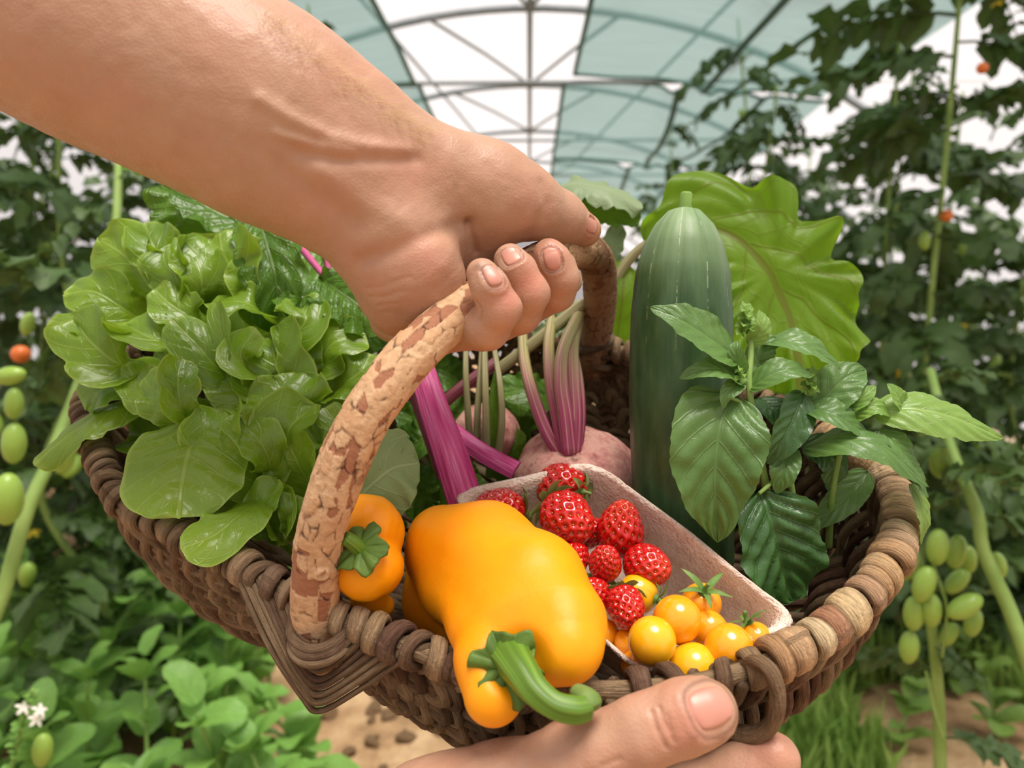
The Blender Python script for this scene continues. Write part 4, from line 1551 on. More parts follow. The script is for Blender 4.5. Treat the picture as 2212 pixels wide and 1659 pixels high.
leaf(b1, [(1330, 800, .585), (1335, 720, .58), (1345, 640, .575), (1350, 560, .585)], 120, (-.2, .2, .95), M_BEETLEAF, 'leaf', ruf=.22, freq=6, cup=.3, quilt=.05)
leaf(b1, [(1150, 470, .60), (1225, 400, .595), (1310, 408, .59), (1388, 450, .59)], 120, (-.15, .8, .55), M_BEETLEAF_GREY, 'leaf', ruf=.22, freq=7, cup=-.5, serr=.12, nser=12, prof=(.4, .35))
leaf(b1, [(1210, 450, .60), (1270, 450, .598), (1330, 460, .595), (1385, 470, .595)], 70, (.0, .1, 1), M_CHARD, 'leaf', ruf=.25, freq=8, serr=.25, nser=11, prof=(.4, .3))
leaf(b1, [(1300, 640, .60), (1310, 560, .60), (1325, 520, .60), (1345, 480, .605)], 60, (.1, .2, .95), M_BEETLEAF_GREY, 'leaf', ruf=.25, freq=7)

bl = thing('beet_leaf', 'large bright backlit beet leaf with a wavy edge behind the cucumber', 'leaf', B(1340, 620, .58))
tube_part('stalk', spline(np.array([B(1310, 640, .585), B(1360, 560, .58), B(1420, 515, .575), B(1500, 500, .565)]), 24), np.linspace(13, 7, 24) * .575 / F * SC, M_BEETSTALK_GREEN, bl, 10)
leaf(bl, [(1400, 545, .575), (1500, 492, .565), (1580, 505, .552), (1655, 575, .543), (1705, 680, .537), (1722, 770, .53), (1730, 850, .53)], 305, (-.1, .15, .98), M_BEETLEAF, 'blade', cup=.10, ruf=.20, freq=11, prof=(.42, .3), quilt=.05, nq=5, nt=110, ns=51, serr=.22, nser=6)

# ================================================================== CUCUMBER
cu = thing('cucumber', 'thick dark green cucumber standing upright with pale stem end up', 'cucumber', B(1488, 1250, .47))
ax = spline(np.array([B(1492, 1290, .475), B(1476, 1100, .462), B(1470, 860, .452), B(1472, 650, .448), B(1478, 480, .449), B(1479, 450, .450)]), 70)
ax = resample(ax, 70)
tt = np.linspace(0, 1, 70)
rad = np.interp(tt, [0, .03, .1, .3, .55, .74, .84, .91, .955, .985, 1.0], [.3, .7, .92, .99, 1.0, .97, .90, .76, .58, .36, .08]) * 108 * .45 / F * SC
v, f, uv = tube(ax, rad, 60, hint=vdir(0, 0, 1), caps=False)
g = v.reshape(70, 60, 3)
c = g.mean(1, keepdims=True)
a = np.arange(60) / 60 * 2 * np.pi
g = c + (g - c) * (1 + .022 * np.abs(np.cos(5 * a)) + .006 * np.cos(10 * a))[None, :, None]
uv[:, 1] = np.repeat(tt, 60)
part('body', mesh('body', g.reshape(-1, 3), f, uv), M_CUKE, cu)
tube_part('stem', np.array([B(1479, 458, .45), B(1481, 440, .45), B(1483, 418, .449)]), np.array([.0052, .0034, .0036]) * SC, M_STEMGREEN, cu, 10)

# ================================================================== PEPPERS
def calyx_plate(parent, c, n, spin, r, lobes, mat, seed, name='calyx', drp=.3):
    """wrinkled leafy star lying against the shoulder; c,n camera space"""
    rs = np.random.default_rng(seed)
    n = n / np.linalg.norm(n)
    a = np.cross(n, [.3, 1, .2])
    a /= np.linalg.norm(a)
    b = np.cross(n, a)
    rr, tt = np.meshgrid(np.linspace(.08, 1, 12), np.linspace(0, 2 * np.pi, 60, endpoint=False), indexing='ij')
    out = .80 + .2 * np.abs(np.cos(lobes / 2 * tt + spin)) ** 2.5 + .07 * np.sin(3 * tt + rs.uniform(0, 6)) + .05 * np.sin(11 * tt + rs.uniform(0, 6))
    R = rr * r * out
    z = r * (.10 * rr - drp * rr ** 2.2 + rr * .09 * np.sin(9 * tt + rs.uniform(0, 6)) + rr ** 2 * .05 * np.sin(17 * tt + rs.uniform(0, 6)) + .10 * rr ** 2 * np.sin(5 * tt + rs.uniform(0, 6)))
    p = c + a * (R * np.cos(tt))[..., None] + b * (R * np.sin(tt))[..., None] + n * z[..., None]
    i, j = np.meshgrid(np.arange(11), np.arange(60), indexing='ij')
    f = np.stack([i * 60 + j, (i + 1) * 60 + j, (i + 1) * 60 + (j + 1) % 60, i * 60 + (j + 1) % 60], 2).reshape(-1, 4)
    o = part(name, mesh(name, camw(p.reshape(-1, 3)), f), mat, parent)
    md = o.modifiers.new('thickness', 'SOLIDIFY')
    md.thickness = .0011
    return o


PEP = [qc(r) for r in (
    [(955, 1168, .405, 76), (1055, 1188, .388, 96), (1155, 1262, .360, 104), (1208, 1345, .337, 94), (1222, 1402, .323, 76)],
    [(940, 1215, .410, 62), (985, 1268, .392, 72), (1030, 1350, .352, 52), (1048, 1430, .328, 56), (1066, 1502, .318, 66)],
    [(1010, 1205, .400, 92), (1080, 1265, .372, 100), (1120, 1345, .345, 92), (1140, 1410, .335, 80)])]
PEPU = qc([(935, 1230, .432, 58), (945, 1300, .425, 66), (985, 1345, .40, 48)])


def f_pep(p):
    d = smin(chain(p, PEP[0], .010), chain(p, PEP[1], .010), .009)
    d = smin(d, chain(p, PEP[2], .010), .010)
    d = smin(d, chain(p, PEPU, .010), .007)
    e = np.linalg.norm(p - q(1112, 1424, .309), axis=1) - .0105
    return -smin(-d, e, .008)


pep = thing('bell_pepper', 'large orange-yellow bell pepper hanging over the front rim, curved green stem', 'pepper', B(1100, 1450, .335))
allp = np.vstack(PEP + [PEPU])
v, fc, gn = nets(f_pep, (allp[:, :3] - allp[:, 3:]).min(0) - .006, (allp[:, :3] + allp[:, 3:]).max(0) + .006, .0032, 2)
v = v + gn * (.0007 * fbm(v, 30, 2, 2))[:, None]
part('body', mesh('body', camw(v), fc), M_PEPPER, pep)
c0, n0 = trace(f_pep, 1105, 1432)
calyx_plate(pep, c0 + n0 * .0055 + np.array([-.0030, -.0015, -.0015]), n0 + np.array([-.35, -.15, -.5]), .4, .0165, 6, M_CALYX_DARK, 4, drp=.10)
st = spline(qc([(1100, 1412, .318, 44), (1125, 1448, .306, 38), (1155, 1490, .298, 33), (1195, 1522, .294, 30), (1238, 1533, .294, 30), (1268, 1528, .296, 26)]), 70)
vv, ff, uu = tube(st[:, :3], st[:, 3], 24, hint=np.array([0.2, .3, -1.0]))
g = vv.reshape(-1, 24, 3)
cc = g.mean(1, keepdims=True)
g = cc + (g - cc) * (1 + .09 * np.cos(np.arange(24) / 24 * 2 * np.pi * 6))[None, :, None]
part('stem', mesh('stem', camw(g.reshape(-1, 3)), ff, uu), M_PEPPER_STEM, pep)
kb = spline(qc([(1243, 1492, .305, 17), (1256, 1503, .302, 24), (1270, 1518, .298, 30), (1276, 1530, .297, 27)]), 20)
vv, ff, uu = tube(kb[:, :3], kb[:, 3], 18)
part('stem_end', mesh('stem_end', camw(vv), ff, uu), M_SEPAL, pep)['label'] = 'pale knobbly cut end of the pepper stem'

SP = [qc(r) for r in (
    [(775, 1130, .388, 60), (800, 1140, .385, 64), (828, 1150, .39, 46)],
    [(765, 1215, .378, 62), (795, 1228, .376, 66), (812, 1225, .378, 58)],
    [(760, 1170, .392, 66), (800, 1180, .39, 66)])]
SPU = qc([(790, 1290, .398, 34), (826, 1308, .402, 26)])


def f_sp(p):
    d = smin(chain(p, SP[0], .006), chain(p, SP[1], .006), .0035)
    d = smin(d, chain(p, SP[2], .006), .004)
    d = smin(d, chain(p, SPU, .006), .003)
    e = np.linalg.norm(p - q(780, 1190, .352), axis=1) - .009
    return -smin(-d, e, .006)


spo = thing('bell_pepper', 'small orange bell pepper with shrivelled dark calyx right behind the handle', 'pepper', B(800, 1300, .39))
allp = np.vstack(SP + [SPU])
v, fc, gn = nets(f_sp, (allp[:, :3] - allp[:, 3:]).min(0) - .006, (allp[:, :3] + allp[:, 3:]).max(0) + .006, .0032, 2)
v = v + gn * (.0006 * fbm(v, 60, 3, 2))[:, None]
part('body', mesh('body', camw(v), fc), M_PEPPER, spo)
c0, n0 = trace(f_sp, 782, 1192)
calyx_plate(spo, c0 + n0 * .0038, n0 + np.array([-.2, .1, 0]), .9, .0145, 5, M_CALYX_DARK, 11, drp=.2)
st = np.array([c0 + n0 * t for t in (0.0, .004, .008, .0115)]) + np.array([[0, 0, 0], [-.001, .0, 0], [-.003, .001, 0], [-.006, .002, 0]])
vv, ff, uu = tube(spline(st, 16), np.linspace(.0046, .0034, 16), 14)
part('stem', mesh('stem', camw(vv), ff, uu), M_PEPPER_STEM, spo)

# ================================================================== PUNNET
CB = {'BL': (972, 1075, .440), 'BR': (1282, 1000, .450), 'FR': (1732, 1345, .372), 'FL': (1385, 1458, .350)}
cBL, cBR, cFR, cFL = [q(*CB[k]) for k in ('BL', 'BR', 'FR', 'FL')]
pn = np.cross(cBR - cBL, cFR - cBR)
pn /= np.linalg.norm(pn)
if pn @ DOWN < 0:
    pn = -pn


def box_pt(s, t):
    """s -1..1 left to right, t -1..1 back to front, on the punnet's top plane"""
    a, b = (s + 1) / 2, (t + 1) / 2
    return ((1 - a) * (1 - b))[..., None] * cBL + (a * (1 - b))[..., None] * cBR + (a * b)[..., None] * cFR + ((1 - a) * b)[..., None] * cFL


def loop(scale, depth, rnd, wob=0.0, n=160):
    a = np.linspace(0, 2 * np.pi, n, endpoint=False)
    e = rnd
    s = np.sign(np.cos(a)) * np.abs(np.cos(a)) ** e * scale
    t = np.sign(np.sin(a)) * np.abs(np.sin(a)) ** e * scale
    p = box_pt(s, t) + pn * depth
    if wob:
        p = p + wob * fbm(p, 60, 3, 5)[:, None] * pn
    return p


DEP = .047
rows = [loop(.80, DEP + .003, .32), loop(.84, DEP, .3), loop(.92, DEP * .5, .27, .001), loop(.985, .004, .24, .0016), loop(1.03, .001, .24, .0018), loop(1.035, -.001, .24, .0018), loop(1.0, -.002, .24, .0018), loop(.965, .001, .25, .0018), loop(.93, DEP * .25, .26, .001), loop(.88, DEP * .6, .28, .001), loop(.82, DEP * .92, .3), loop(.76, DEP, .34), loop(.4, DEP, .5), loop(.02, DEP, .8)]
n = 160
v = np.vstack(rows)
v = v + .0006 * fbm(v, 110, 3, 7)[:, None] * nrm(v - v.mean(0))
i, j = np.meshgrid(np.arange(len(rows) - 1), np.arange(n), indexing='ij')
f = np.stack([i * n + j, (i + 1) * n + j, (i + 1) * n + (j + 1) % n, i * n + (j + 1) % n], 2).reshape(-1, 4)
f = np.vstack([f])
pun = part('punnet', mesh('punnet', camw(v), f), M_PULP, None, camw((box_pt(np.array(0.), np.array(0.)) + pn * DEP)[None])[0])
tag(pun, 'beige moulded pulp punnet holding the strawberries and yellow cherry tomatoes', 'punnet')

_A = np.array([[1, *CB[k][:2]] for k in ('BL', 'BR', 'FR')], float)
_co = np.linalg.solve(_A, [1 / CB[k][2] for k in ('BL', 'BR', 'FR')])


def Dbox(u, v):
    return 1.0 / (_co @ [1, u, v])


def sepals(parent, c, n, r, k, mat, width=.3, droop=.3, lift=.25, seed=0, stem=0.0, sname='sepal', stem_r=.0011):
    """calyx hub with separate pointed sepals as sub-parts; camera space"""
    rs = np.random.default_rng(seed)
    n = n / np.linalg.norm(n)
    a0 = np.cross(n, [.2, .9, .4])
    a0 /= np.linalg.norm(a0)
    b0 = np.cross(n, a0)
    hub_p = np.array([c - n * .0008, c + n * .0006, c + n * (.0012 + stem * .5), c + n * (.0015 + stem) + a0 * stem * .2])
    vv, ff, uu = tube(spline(hub_p, 10), np.interp(np.linspace(0, 1, 10), [0, .3, .5, 1], [r * .28, r * .24, stem_r * 1.2, stem_r]), 8)
    hub = part('calyx', mesh('calyx', camw(vv), ff, uu), mat, parent)
    for i in range(k):
        an = 2 * math.pi * (i + rs.uniform(-.25, .25)) / k
        dr = a0 * math.cos(an) + b0 * math.sin(an)
        L = r * rs.uniform(.8, 1.2)
        li, dp = lift + rs.uniform(-.15, .2), droop + rs.uniform(-.25, .25)
        pts = np.array([c + n * .0005, c + dr * L * .4 + n * L * li * .5, c + dr * L * .75 + n * L * (li * .6 - dp * .1), c + dr * L + n * L * (li * .6 - dp * .5)])
        v, f, uv = leaf_geo(camw(pts), L * width * SC / 2, nrm((camw(n[None]) - CAM_LOC))[0], cup=.5, prof=(.4, .9), nt=10, ns=5, seed=i)
        part(sname, mesh(sname, v, f, uv), mat, hub)
    return hub


def berry(label, u, v_, r, axis, length=1.15, blunt=.5, calyx=None, dz=.0, seed=0, cal_r=.9):
    """axis: camera-space direction from stem end to tip (right, up, away)"""
    d = Dbox(u, v_) + dz
    s = 1.13 * r * d / F
    c = q(u, v_, d)
    ax = np.array(axis, float)
    ax /= np.linalg.norm(ax)
    o = thing('strawberry', label, 'strawberry', camw((c + pn * s)[None])[0], 'strawberries in the punnet')
    n, m = 84, 110
    th = np.linspace(0, np.pi, n)
    ph = np.linspace(0, 2 * np.pi, m, endpoint=False)
    # profile: th 0 stem end, pi tip
    rad = np.sin(th) ** .9 * (1.0 - .30 * blunt * (th / np.pi) ** 1.5 - .10 * (th / np.pi))
    zz = -np.cos(th) * length
    x = rad[:, None] * np.cos(ph)
    y = rad[:, None] * np.sin(ph)
    z = zz[:, None] + 0 * x
    p = np.stack([x, y, z], -1).reshape(-1, 3)
    p *= (1 + .06 * fbm(p, 1.3, 2, seed + 3))[:, None]
    nl = nrm(np.stack([x, y, z * .8], -1).reshape(-1, 3))
    # achene pits on a golden spiral
    ns = int(80 + 25 * length)
    k = np.arange(ns)
    ct = 1 - 2 * (k + .5) / ns
    an = k * 2.399963 + seed
    st_ = np.sqrt(1 - ct ** 2)
    sd = np.stack([st_ * np.cos(an), st_ * np.sin(an), -ct * 1.0], 1)
    dn = np.stack([np.sin(th)[:, None] * np.cos(ph), np.sin(th)[:, None] * np.sin(ph), -np.cos(th)[:, None] + 0 * x], -1).reshape(-1, 3)
    pit = np.zeros(len(p))
    ownr = np.empty(len(sd), int)
    for b0 in range(0, len(dn), 4000):
        pit[b0:b0 + 4000] = (dn[b0:b0 + 4000] @ sd.T).max(1)
    for b0 in range(len(sd)):
        ownr[b0] = np.argmax(dn @ sd[b0])
    dist = np.sqrt(np.maximum(2 - 2 * pit, 0))
    dep = np.exp(-(dist / .095) ** 2)
    seed_pos = p[ownr] - nl[ownr] * .05
    p = p + nl * (-.10 * dep + .02 * np.exp(-((dist - .19) / .07) ** 2))[:, None]
    a0 = np.cross(ax, [.1, .2, 1.0])
    a0 /= np.linalg.norm(a0)
    b0 = np.cross(ax, a0)

    def toc(w):
        return c + s * (w[:, :1] * a0 + w[:, 1:2] * b0 + w[:, 2:] * ax)
    i, j = np.meshgrid(np.arange(n - 1), np.arange(m), indexing='ij')
    f = np.stack([i * m + j, i * m + (j + 1) % m, (i + 1) * m + (j + 1) % m, (i + 1) * m + j], 2).reshape(-1, 4)
    part('body', mesh('body', camw(toc(p)), f, attr=dict(pit=dep, tip=np.repeat(np.clip((th - 1.9) / 1.1, 0, 1), m))), M_BERRY, o)
    # seeds: small drops, far too many to pick apart
    oct_ = np.array([[1, 0, 0], [0, 1, 0], [-1, 0, 0], [0, -1, 0], [0, 0, 1.0], [0, 0, -1.0]])
    ofc = np.array([[0, 1, 4], [1, 2, 4], [2, 3, 4], [3, 0, 4], [1, 0, 5], [2, 1, 5], [3, 2, 5], [0, 3, 5]])
    vs, fs = [], []
    for q_, nn_ in zip(seed_pos, nl[ownr]):
        e1 = np.array([0, 0, 1.0]) - nn_ * nn_[2]
        e1 /= max(np.linalg.norm(e1), 1e-6)
        e2 = np.cross(nn_, e1)
        fs.append(ofc + len(vs) * 6)
        vs.append(q_ + (oct_[:, :1] * e1 * .056 + oct_[:, 1:2] * e2 * .034 + oct_[:, 2:] * nn_ * .03))
    so = part('seeds', mesh('seeds', camw(toc(np.vstack(vs))), np.vstack(fs)), M_SEED, o)
    so['kind'] = 'stuff'
    if calyx is not None:
        base = c - ax * s * length * .93
        sepals(o, base, -ax, s * cal_r, 7, M_SEPAL, .42, .5, .1, seed, stem=s * calyx, stem_r=.0009)
    return o


berry('strawberry at the back of the punnet with dry calyx to the right', 1212, 1052, 50, (-.75, .1, .5), 1.0, .3, .25, .012, 1)
berry('glossy strawberry in front of the rearmost one, leafy calyx on its left', 1226, 1120, 54, (.55, -.45, -.65), 1.05, .55, .3, -.004, 2, 1.0)
berry('cone-shaped strawberry standing tip up at the right of the pile', 1340, 1142, 53, (.02, .9, -.35), 1.12, 1.25, None, .0, 3)
berry('strawberry at the left end of the punnet half hidden by the big pepper', 1078, 1106, 50, (-.8, .1, -.3), 1.0, .4, .4, .006, 4)
berry('strawberry wedged behind the glossy one, seedy orange side showing', 1268, 1150, 36, (.6, .2, -.3), 1.1, .6, None, .014, 5)
berry('small strawberry beside the upper edge of the big pepper', 1238, 1206, 34, (-.2, -.2, -.9), 1.1, .6, .2, .002, 6)
berry('small seedy strawberry in the middle of the pile, calyx pointing down', 1307, 1216, 37, (.0, .75, -.55), 1.05, .8, .3, -.006, 7, 1.0)
berry('strawberry leaning on the right wall of the punnet below the cone-shaped one', 1398, 1224, 45, (.5, -.1, -.7), 1.05, .5, None, .0, 8)
berry('dark red strawberry beside the pepper, left of the lowest one', 1280, 1288, 38, (-.5, .3, -.8), 1.1, .4, None, -.004, 9)
berry('lowest strawberry of the pile, resting against the tomatoes', 1352, 1312, 41, (.0, -.55, -.8), 1.05, .6, .2, -.010, 10, 1.0)


def cherry(label, u, v_, r, mat, dz=0.0, calyx=None, seed=0, cr=.9, squash=.96):
    d = Dbox(u, v_) + dz
    s = r * d / F
    c = q(u, v_, d)
    o = thing('cherry_tomato', label, 'tomato', camw((c + pn * s)[None])[0], 'yellow cherry tomatoes in the punnet')
    n, m = 28, 40
    th = np.linspace(0, np.pi, n)
    ph = np.linspace(0, 2 * np.pi, m, endpoint=False)
    ax = np.array(calyx if calyx is not None else (.3, -.2, .9), float)
    ax /= np.linalg.norm(ax)
    a0 = np.cross(ax, [.1, .3, 1.0])
    a0 /= np.linalg.norm(a0)
    b0 = np.cross(ax, a0)
    rr = 1 - .10 * np.exp(-(th / .22) ** 2)
    x, y, z = np.sin(th)[:, None] * np.cos(ph) * rr[:, None], np.sin(th)[:, None] * np.sin(ph) * rr[:, None], np.cos(th)[:, None] * rr[:, None] * squash + 0 * ph
    p = np.stack([x, y, z], -1).reshape(-1, 3)
    p *= (1 + .02 * fbm(p, 1.1, 2, seed))[:, None]
    w = c + s * (p[:, :1] * a0 + p[:, 1:2] * b0 + p[:, 2:] * ax)
    i, j = np.meshgrid(np.arange(n - 1), np.arange(m), indexing='ij')
    f = np.stack([i * m + j, (i + 1) * m + j, (i + 1) * m + (j + 1) % m, i * m + (j + 1) % m], 2).reshape(-1, 4)
    part('fruit', mesh('fruit', camw(w), f), mat, o)
    if calyx is not None:
        sepals(o, c + ax * s * .9, ax, s * cr, 5, M_TOM_CALYX, .24, .1, .35, seed, stem=s * .55, stem_r=.0010)
    return o


cherry('lemon-yellow cherry tomato nearest the camera beside the lowest strawberry', 1408, 1384, 52, M_TOM_YEL, -.018, seed=1)
cherry('orange-yellow cherry tomato above and right of the lemon-yellow one', 1463, 1338, 52, M_TOM, -.012, seed=2)
cherry('cherry tomato lying among the strawberries with curled sepals on its right', 1378, 1284, 45, M_TOM_YEL, .004, (.75, -.1, -.5), 3, 1.1)
cherry('cherry tomato under an open green star calyx against the punnet wall', 1515, 1302, 43, M_TOM, .006, (.0, .72, -.6), 4, 1.35)
cherry('cherry tomato in the middle of the right-hand cluster, no calyx showing', 1530, 1362, 43, M_TOM, .006, seed=5)
cherry('large orange cherry tomato just behind the bound rim', 1574, 1400, 53, M_TOM, -.008, seed=6)
cherry('rightmost cherry tomato with two upright curled sepals', 1630, 1380, 38, M_TOM, .002, (-.35, .9, .1), 7, 1.35)
cherry('cherry tomato half hidden behind the front rim above the thumb', 1497, 1445, 56, M_TOM_YEL, -.004, seed=8)
cherry('cherry tomato peeping out at the right edge of the big pepper', 1306, 1368, 32, M_TOM, .004, seed=9)
cherry('cherry tomato tucked behind the left side of the lemon-yellow one', 1360, 1388, 34, M_TOM, .002, seed=10)
cherry('cherry tomato low in the corner by the punnet edge and rim', 1372, 1436, 32, M_TOM, .002, seed=11)

# ================================================================== BASIL
BK = dict(prof=(.45, .78), cup=.3, ruf=.07, freq=5, quilt=.09, nq=6, kq=.32, nt=50, ns=23, serr=.03, nser=16)


def sprig(label, base, stems):
    o = thing('basil_sprig', label, 'basil', B(*base), 'basil sprigs at the right of the basket')
    for pts, w in stems:
        p = resample(spline(np.array([B(*x) for x in pts]), 50), 30)
        d = np.mean([x[2] for x in pts])
        tube_part('stem', p, np.linspace(1.1, .75, 30) * w / 2 * d / F * SC, M_STEMGREEN, o, 8)
    return o


def bleaf(o, pts, w, hint, mat, **k):
    kw = dict(BK)
    kw.update(k)
    leaf(o, pts, w * 1.1, hint, mat, **kw)


def buds(o, c, r, n, seed):
    rs = np.random.default_rng(seed)
    for k in range(n):
        t = k / n
        a = k * 2.4
        b = q(c[0] + rs.normal() * r * .1, c[1] + r * (1 - 2 * t), c[2])
        e = q(c[0] + math.cos(a) * r * (1.0 - .5 * t), c[1] + r * (.75 - 2.1 * t) + math.sin(a) * r * .25, c[2] - .008 * math.sin(a))
        m = (b + e) / 2 + np.array([0, .002, 0])
        v, f, uv = leaf_geo(camw(np.array([b, m, e])), r * .42 * c[2] / F * SC, vdir(.1, .6, .7), cup=.9, prof=(.4, .7), nt=8, ns=5, seed=k)
        part('bract', mesh('bract', v, f, uv), M_BASIL_LIGHT, o)


s1 = sprig('flowering basil sprig leaning on the cucumber, biggest leaf hanging down', (1690, 1230, .43), [
    ([(1690, 1240, .43), (1660, 1080, .412), (1630, 920, .402), (1618, 830, .402), (1622, 760, .408), (1620, 690, .412)], 17),
    ([(1630, 900, .404), (1600, 870, .400), (1580, 860, .398)], 10)])
bleaf(s1, [(1592, 772, .404), (1540, 735, .397), (1470, 690, .395), (1405, 663, .40)], 108, (.15, .6, .8), M_BASIL)
bleaf(s1, [(1606, 826, .402), (1560, 800, .394), (1515, 800, .392), (1467, 818, .396)], 68, (.0, .75, .65), M_BASIL)
bleaf(s1, [(1606, 818, .400), (1585, 835, .394), (1568, 855, .391), (1562, 884, .392)], 38, (.2, .5, .8), M_BASIL)
bleaf(s1, [(1582, 855, .402), (1556, 920, .392), (1545, 1040, .390), (1550, 1173, .396)], 190, (-.12, .28, .95), M_BASIL, prof=(.40, .85), cup=.3, quilt=.10)
bleaf(s1, [(1618, 838, .402), (1660, 812, .395), (1705, 798, .394), (1756, 812, .399)], 66, (.0, .7, .7), M_BASIL)
bleaf(s1, [(1600, 810, .403), (1592, 780, .397), (1588, 755, .396), (1590, 735, .398)], 40, (-.4, .2, .9), M_BASIL)
bleaf(s1, [(1618, 745, .41), (1640, 720, .405), (1648, 700, .404), (1640, 668, .407)], 42, (.3, .3, .9), M_BASIL_LIGHT)
buds(s1, (1612, 700, .408), 30, 16, 3)
buds(s1, (1600, 812, .397), 18, 8, 5)
s2 = sprig('basil sprig in the middle, dark crumpled leaf hanging into the basket', (1740, 1260, .43), [
    ([(1740, 1260, .43), (1720, 1120, .415), (1705, 1000, .41), (1720, 900, .412), (1745, 830, .415)], 15),
    ([(1705, 1010, .41), (1670, 1040, .405), (1640, 1066, .402)], 11)])
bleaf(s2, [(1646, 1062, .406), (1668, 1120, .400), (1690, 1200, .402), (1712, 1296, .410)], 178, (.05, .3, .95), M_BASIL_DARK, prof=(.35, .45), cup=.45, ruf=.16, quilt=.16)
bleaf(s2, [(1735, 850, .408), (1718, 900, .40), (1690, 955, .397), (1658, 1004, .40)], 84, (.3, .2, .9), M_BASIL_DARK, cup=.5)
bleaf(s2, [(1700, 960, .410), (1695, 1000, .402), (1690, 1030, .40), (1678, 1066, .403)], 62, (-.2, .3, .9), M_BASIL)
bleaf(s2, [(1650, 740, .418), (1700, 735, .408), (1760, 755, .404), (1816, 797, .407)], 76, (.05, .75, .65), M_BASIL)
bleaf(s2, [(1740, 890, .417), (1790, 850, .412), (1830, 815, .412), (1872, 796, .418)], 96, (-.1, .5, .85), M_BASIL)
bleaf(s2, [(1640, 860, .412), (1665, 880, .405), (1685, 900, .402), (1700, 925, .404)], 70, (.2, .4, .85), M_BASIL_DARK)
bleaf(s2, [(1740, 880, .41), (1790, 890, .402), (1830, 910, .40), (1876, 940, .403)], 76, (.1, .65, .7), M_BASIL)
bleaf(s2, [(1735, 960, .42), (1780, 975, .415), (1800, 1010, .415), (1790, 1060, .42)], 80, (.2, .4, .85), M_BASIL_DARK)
bleaf(s2, [(1660, 800, .416), (1640, 780, .412), (1655, 745, .412), (1690, 735, .414)], 60, (-.2, .5, .8), M_BASIL)
buds(s2, (1748, 830, .406), 24, 14, 9)
s3 = sprig('basil sprig reaching out over the right rim with a long bright leaf', (1790, 1180, .44), [
    ([(1790, 1180, .44), (1800, 1050, .42), (1830, 930, .412), (1880, 890, .41), (1925, 890, .41)], 15),
    ([(1830, 935, .412), (1890, 940, .408), (1940, 985, .405)], 11)])
bleaf(s3, [(1885, 890, .412), (1960, 880, .405), (2060, 900, .402), (2166, 946, .405)], 112, (.1, .65, .75), M_BASIL_LIGHT, cup=-.35)
bleaf(s3, [(1735, 968, .412), (1820, 945, .398), (1910, 965, .392), (2006, 1052, .395)], 100, (.05, .8, .6), M_BASIL, cup=-.35)
bleaf(s3, [(1935, 980, .404), (1970, 1020, .398), (1990, 1050, .398), (2003, 1075, .40)], 70, (.5, .5, .7), M_BASIL)
bleaf(s3, [(1965, 1045, .405), (1985, 1085, .402), (1995, 1130, .402), (1988, 1176, .405)], 52, (.55, .1, .8), M_BASIL_LIGHT)
bleaf(s3, [(1955, 890, .410), (1945, 865, .406), (1932, 845, .406), (1917, 828, .408)], 44, (.2, .4, .9), M_BASIL_LIGHT)
bleaf(s3, [(1820, 890, .414), (1850, 870, .408), (1872, 850, .407), (1892, 833, .41)], 40, (-.1, .7, .7), M_BASIL_LIGHT, quilt=.14)
bleaf(s3, [(1835, 905, .412), (1870, 880, .405), (1900, 880, .404), (1925, 900, .406)], 56, (.0, .7, .7), M_BASIL_LIGHT, quilt=.14)
bleaf(s3, [(1875, 1018, .43), (1840, 1060, .425), (1800, 1100, .425), (1745, 1145, .43)], 64, (.3, .7, .6), M_BASIL, cup=.25)
bleaf(s3, [(1900, 930, .41), (1930, 950, .402), (1960, 985, .40), (1985, 1020, .402)], 70, (.2, .7, .7), M_BASIL)

# ================================================================== PLANTS BEHIND
M_TLEAF = leaf_mat('tomato_leaf', lin(46, 70, 32), lin(84, 112, 54), lin(126, 150, 92), nlat=4, k=.32, trans=.25, rough=.5, net=6, vein_amt=.25, bump=.3, var=.6)
M_TSTEM = simple_mat('tomato_stem', lin(116, 148, 66), lin(150, 176, 98), 20, .55, .3, .2, 90)
M_GREENTOM = simple_mat('green_tomato', lin(122, 160, 56), lin(158, 186, 86), 30, .3, .45, 0, sss=.2, sss_s=.006)
M_RIPETOM = simple_mat('ripening_tomato', lin(226, 150, 40), lin(220, 110, 50), 20, .3, .45, 0, randmix=1.0)
M_FLOWER = simple_mat('tomato_flower', lin(236, 206, 40), lin(244, 220, 70), 40, .5, .3, 0, trans=.3)
M_BEDLEAF = leaf_mat('bed_basil_leaf', lin(92, 144, 58), lin(140, 186, 90), lin(172, 206, 124), nlat=5, k=.32, trans=.35, rough=.38, net=10, vein_amt=.25, mid=.06, var=.6)
M_WEED = leaf_mat('weed_leaf', lin(86, 122, 50), lin(128, 158, 72), lin(150, 176, 100), nlat=4, k=.32, trans=.3, rough=.5, net=8, vein_amt=.2, var=.7)
M_GRASS = simple_mat('grass_blade', lin(104, 146, 58), lin(164, 188, 96), 8, .6, .3, 0, trans=.3)


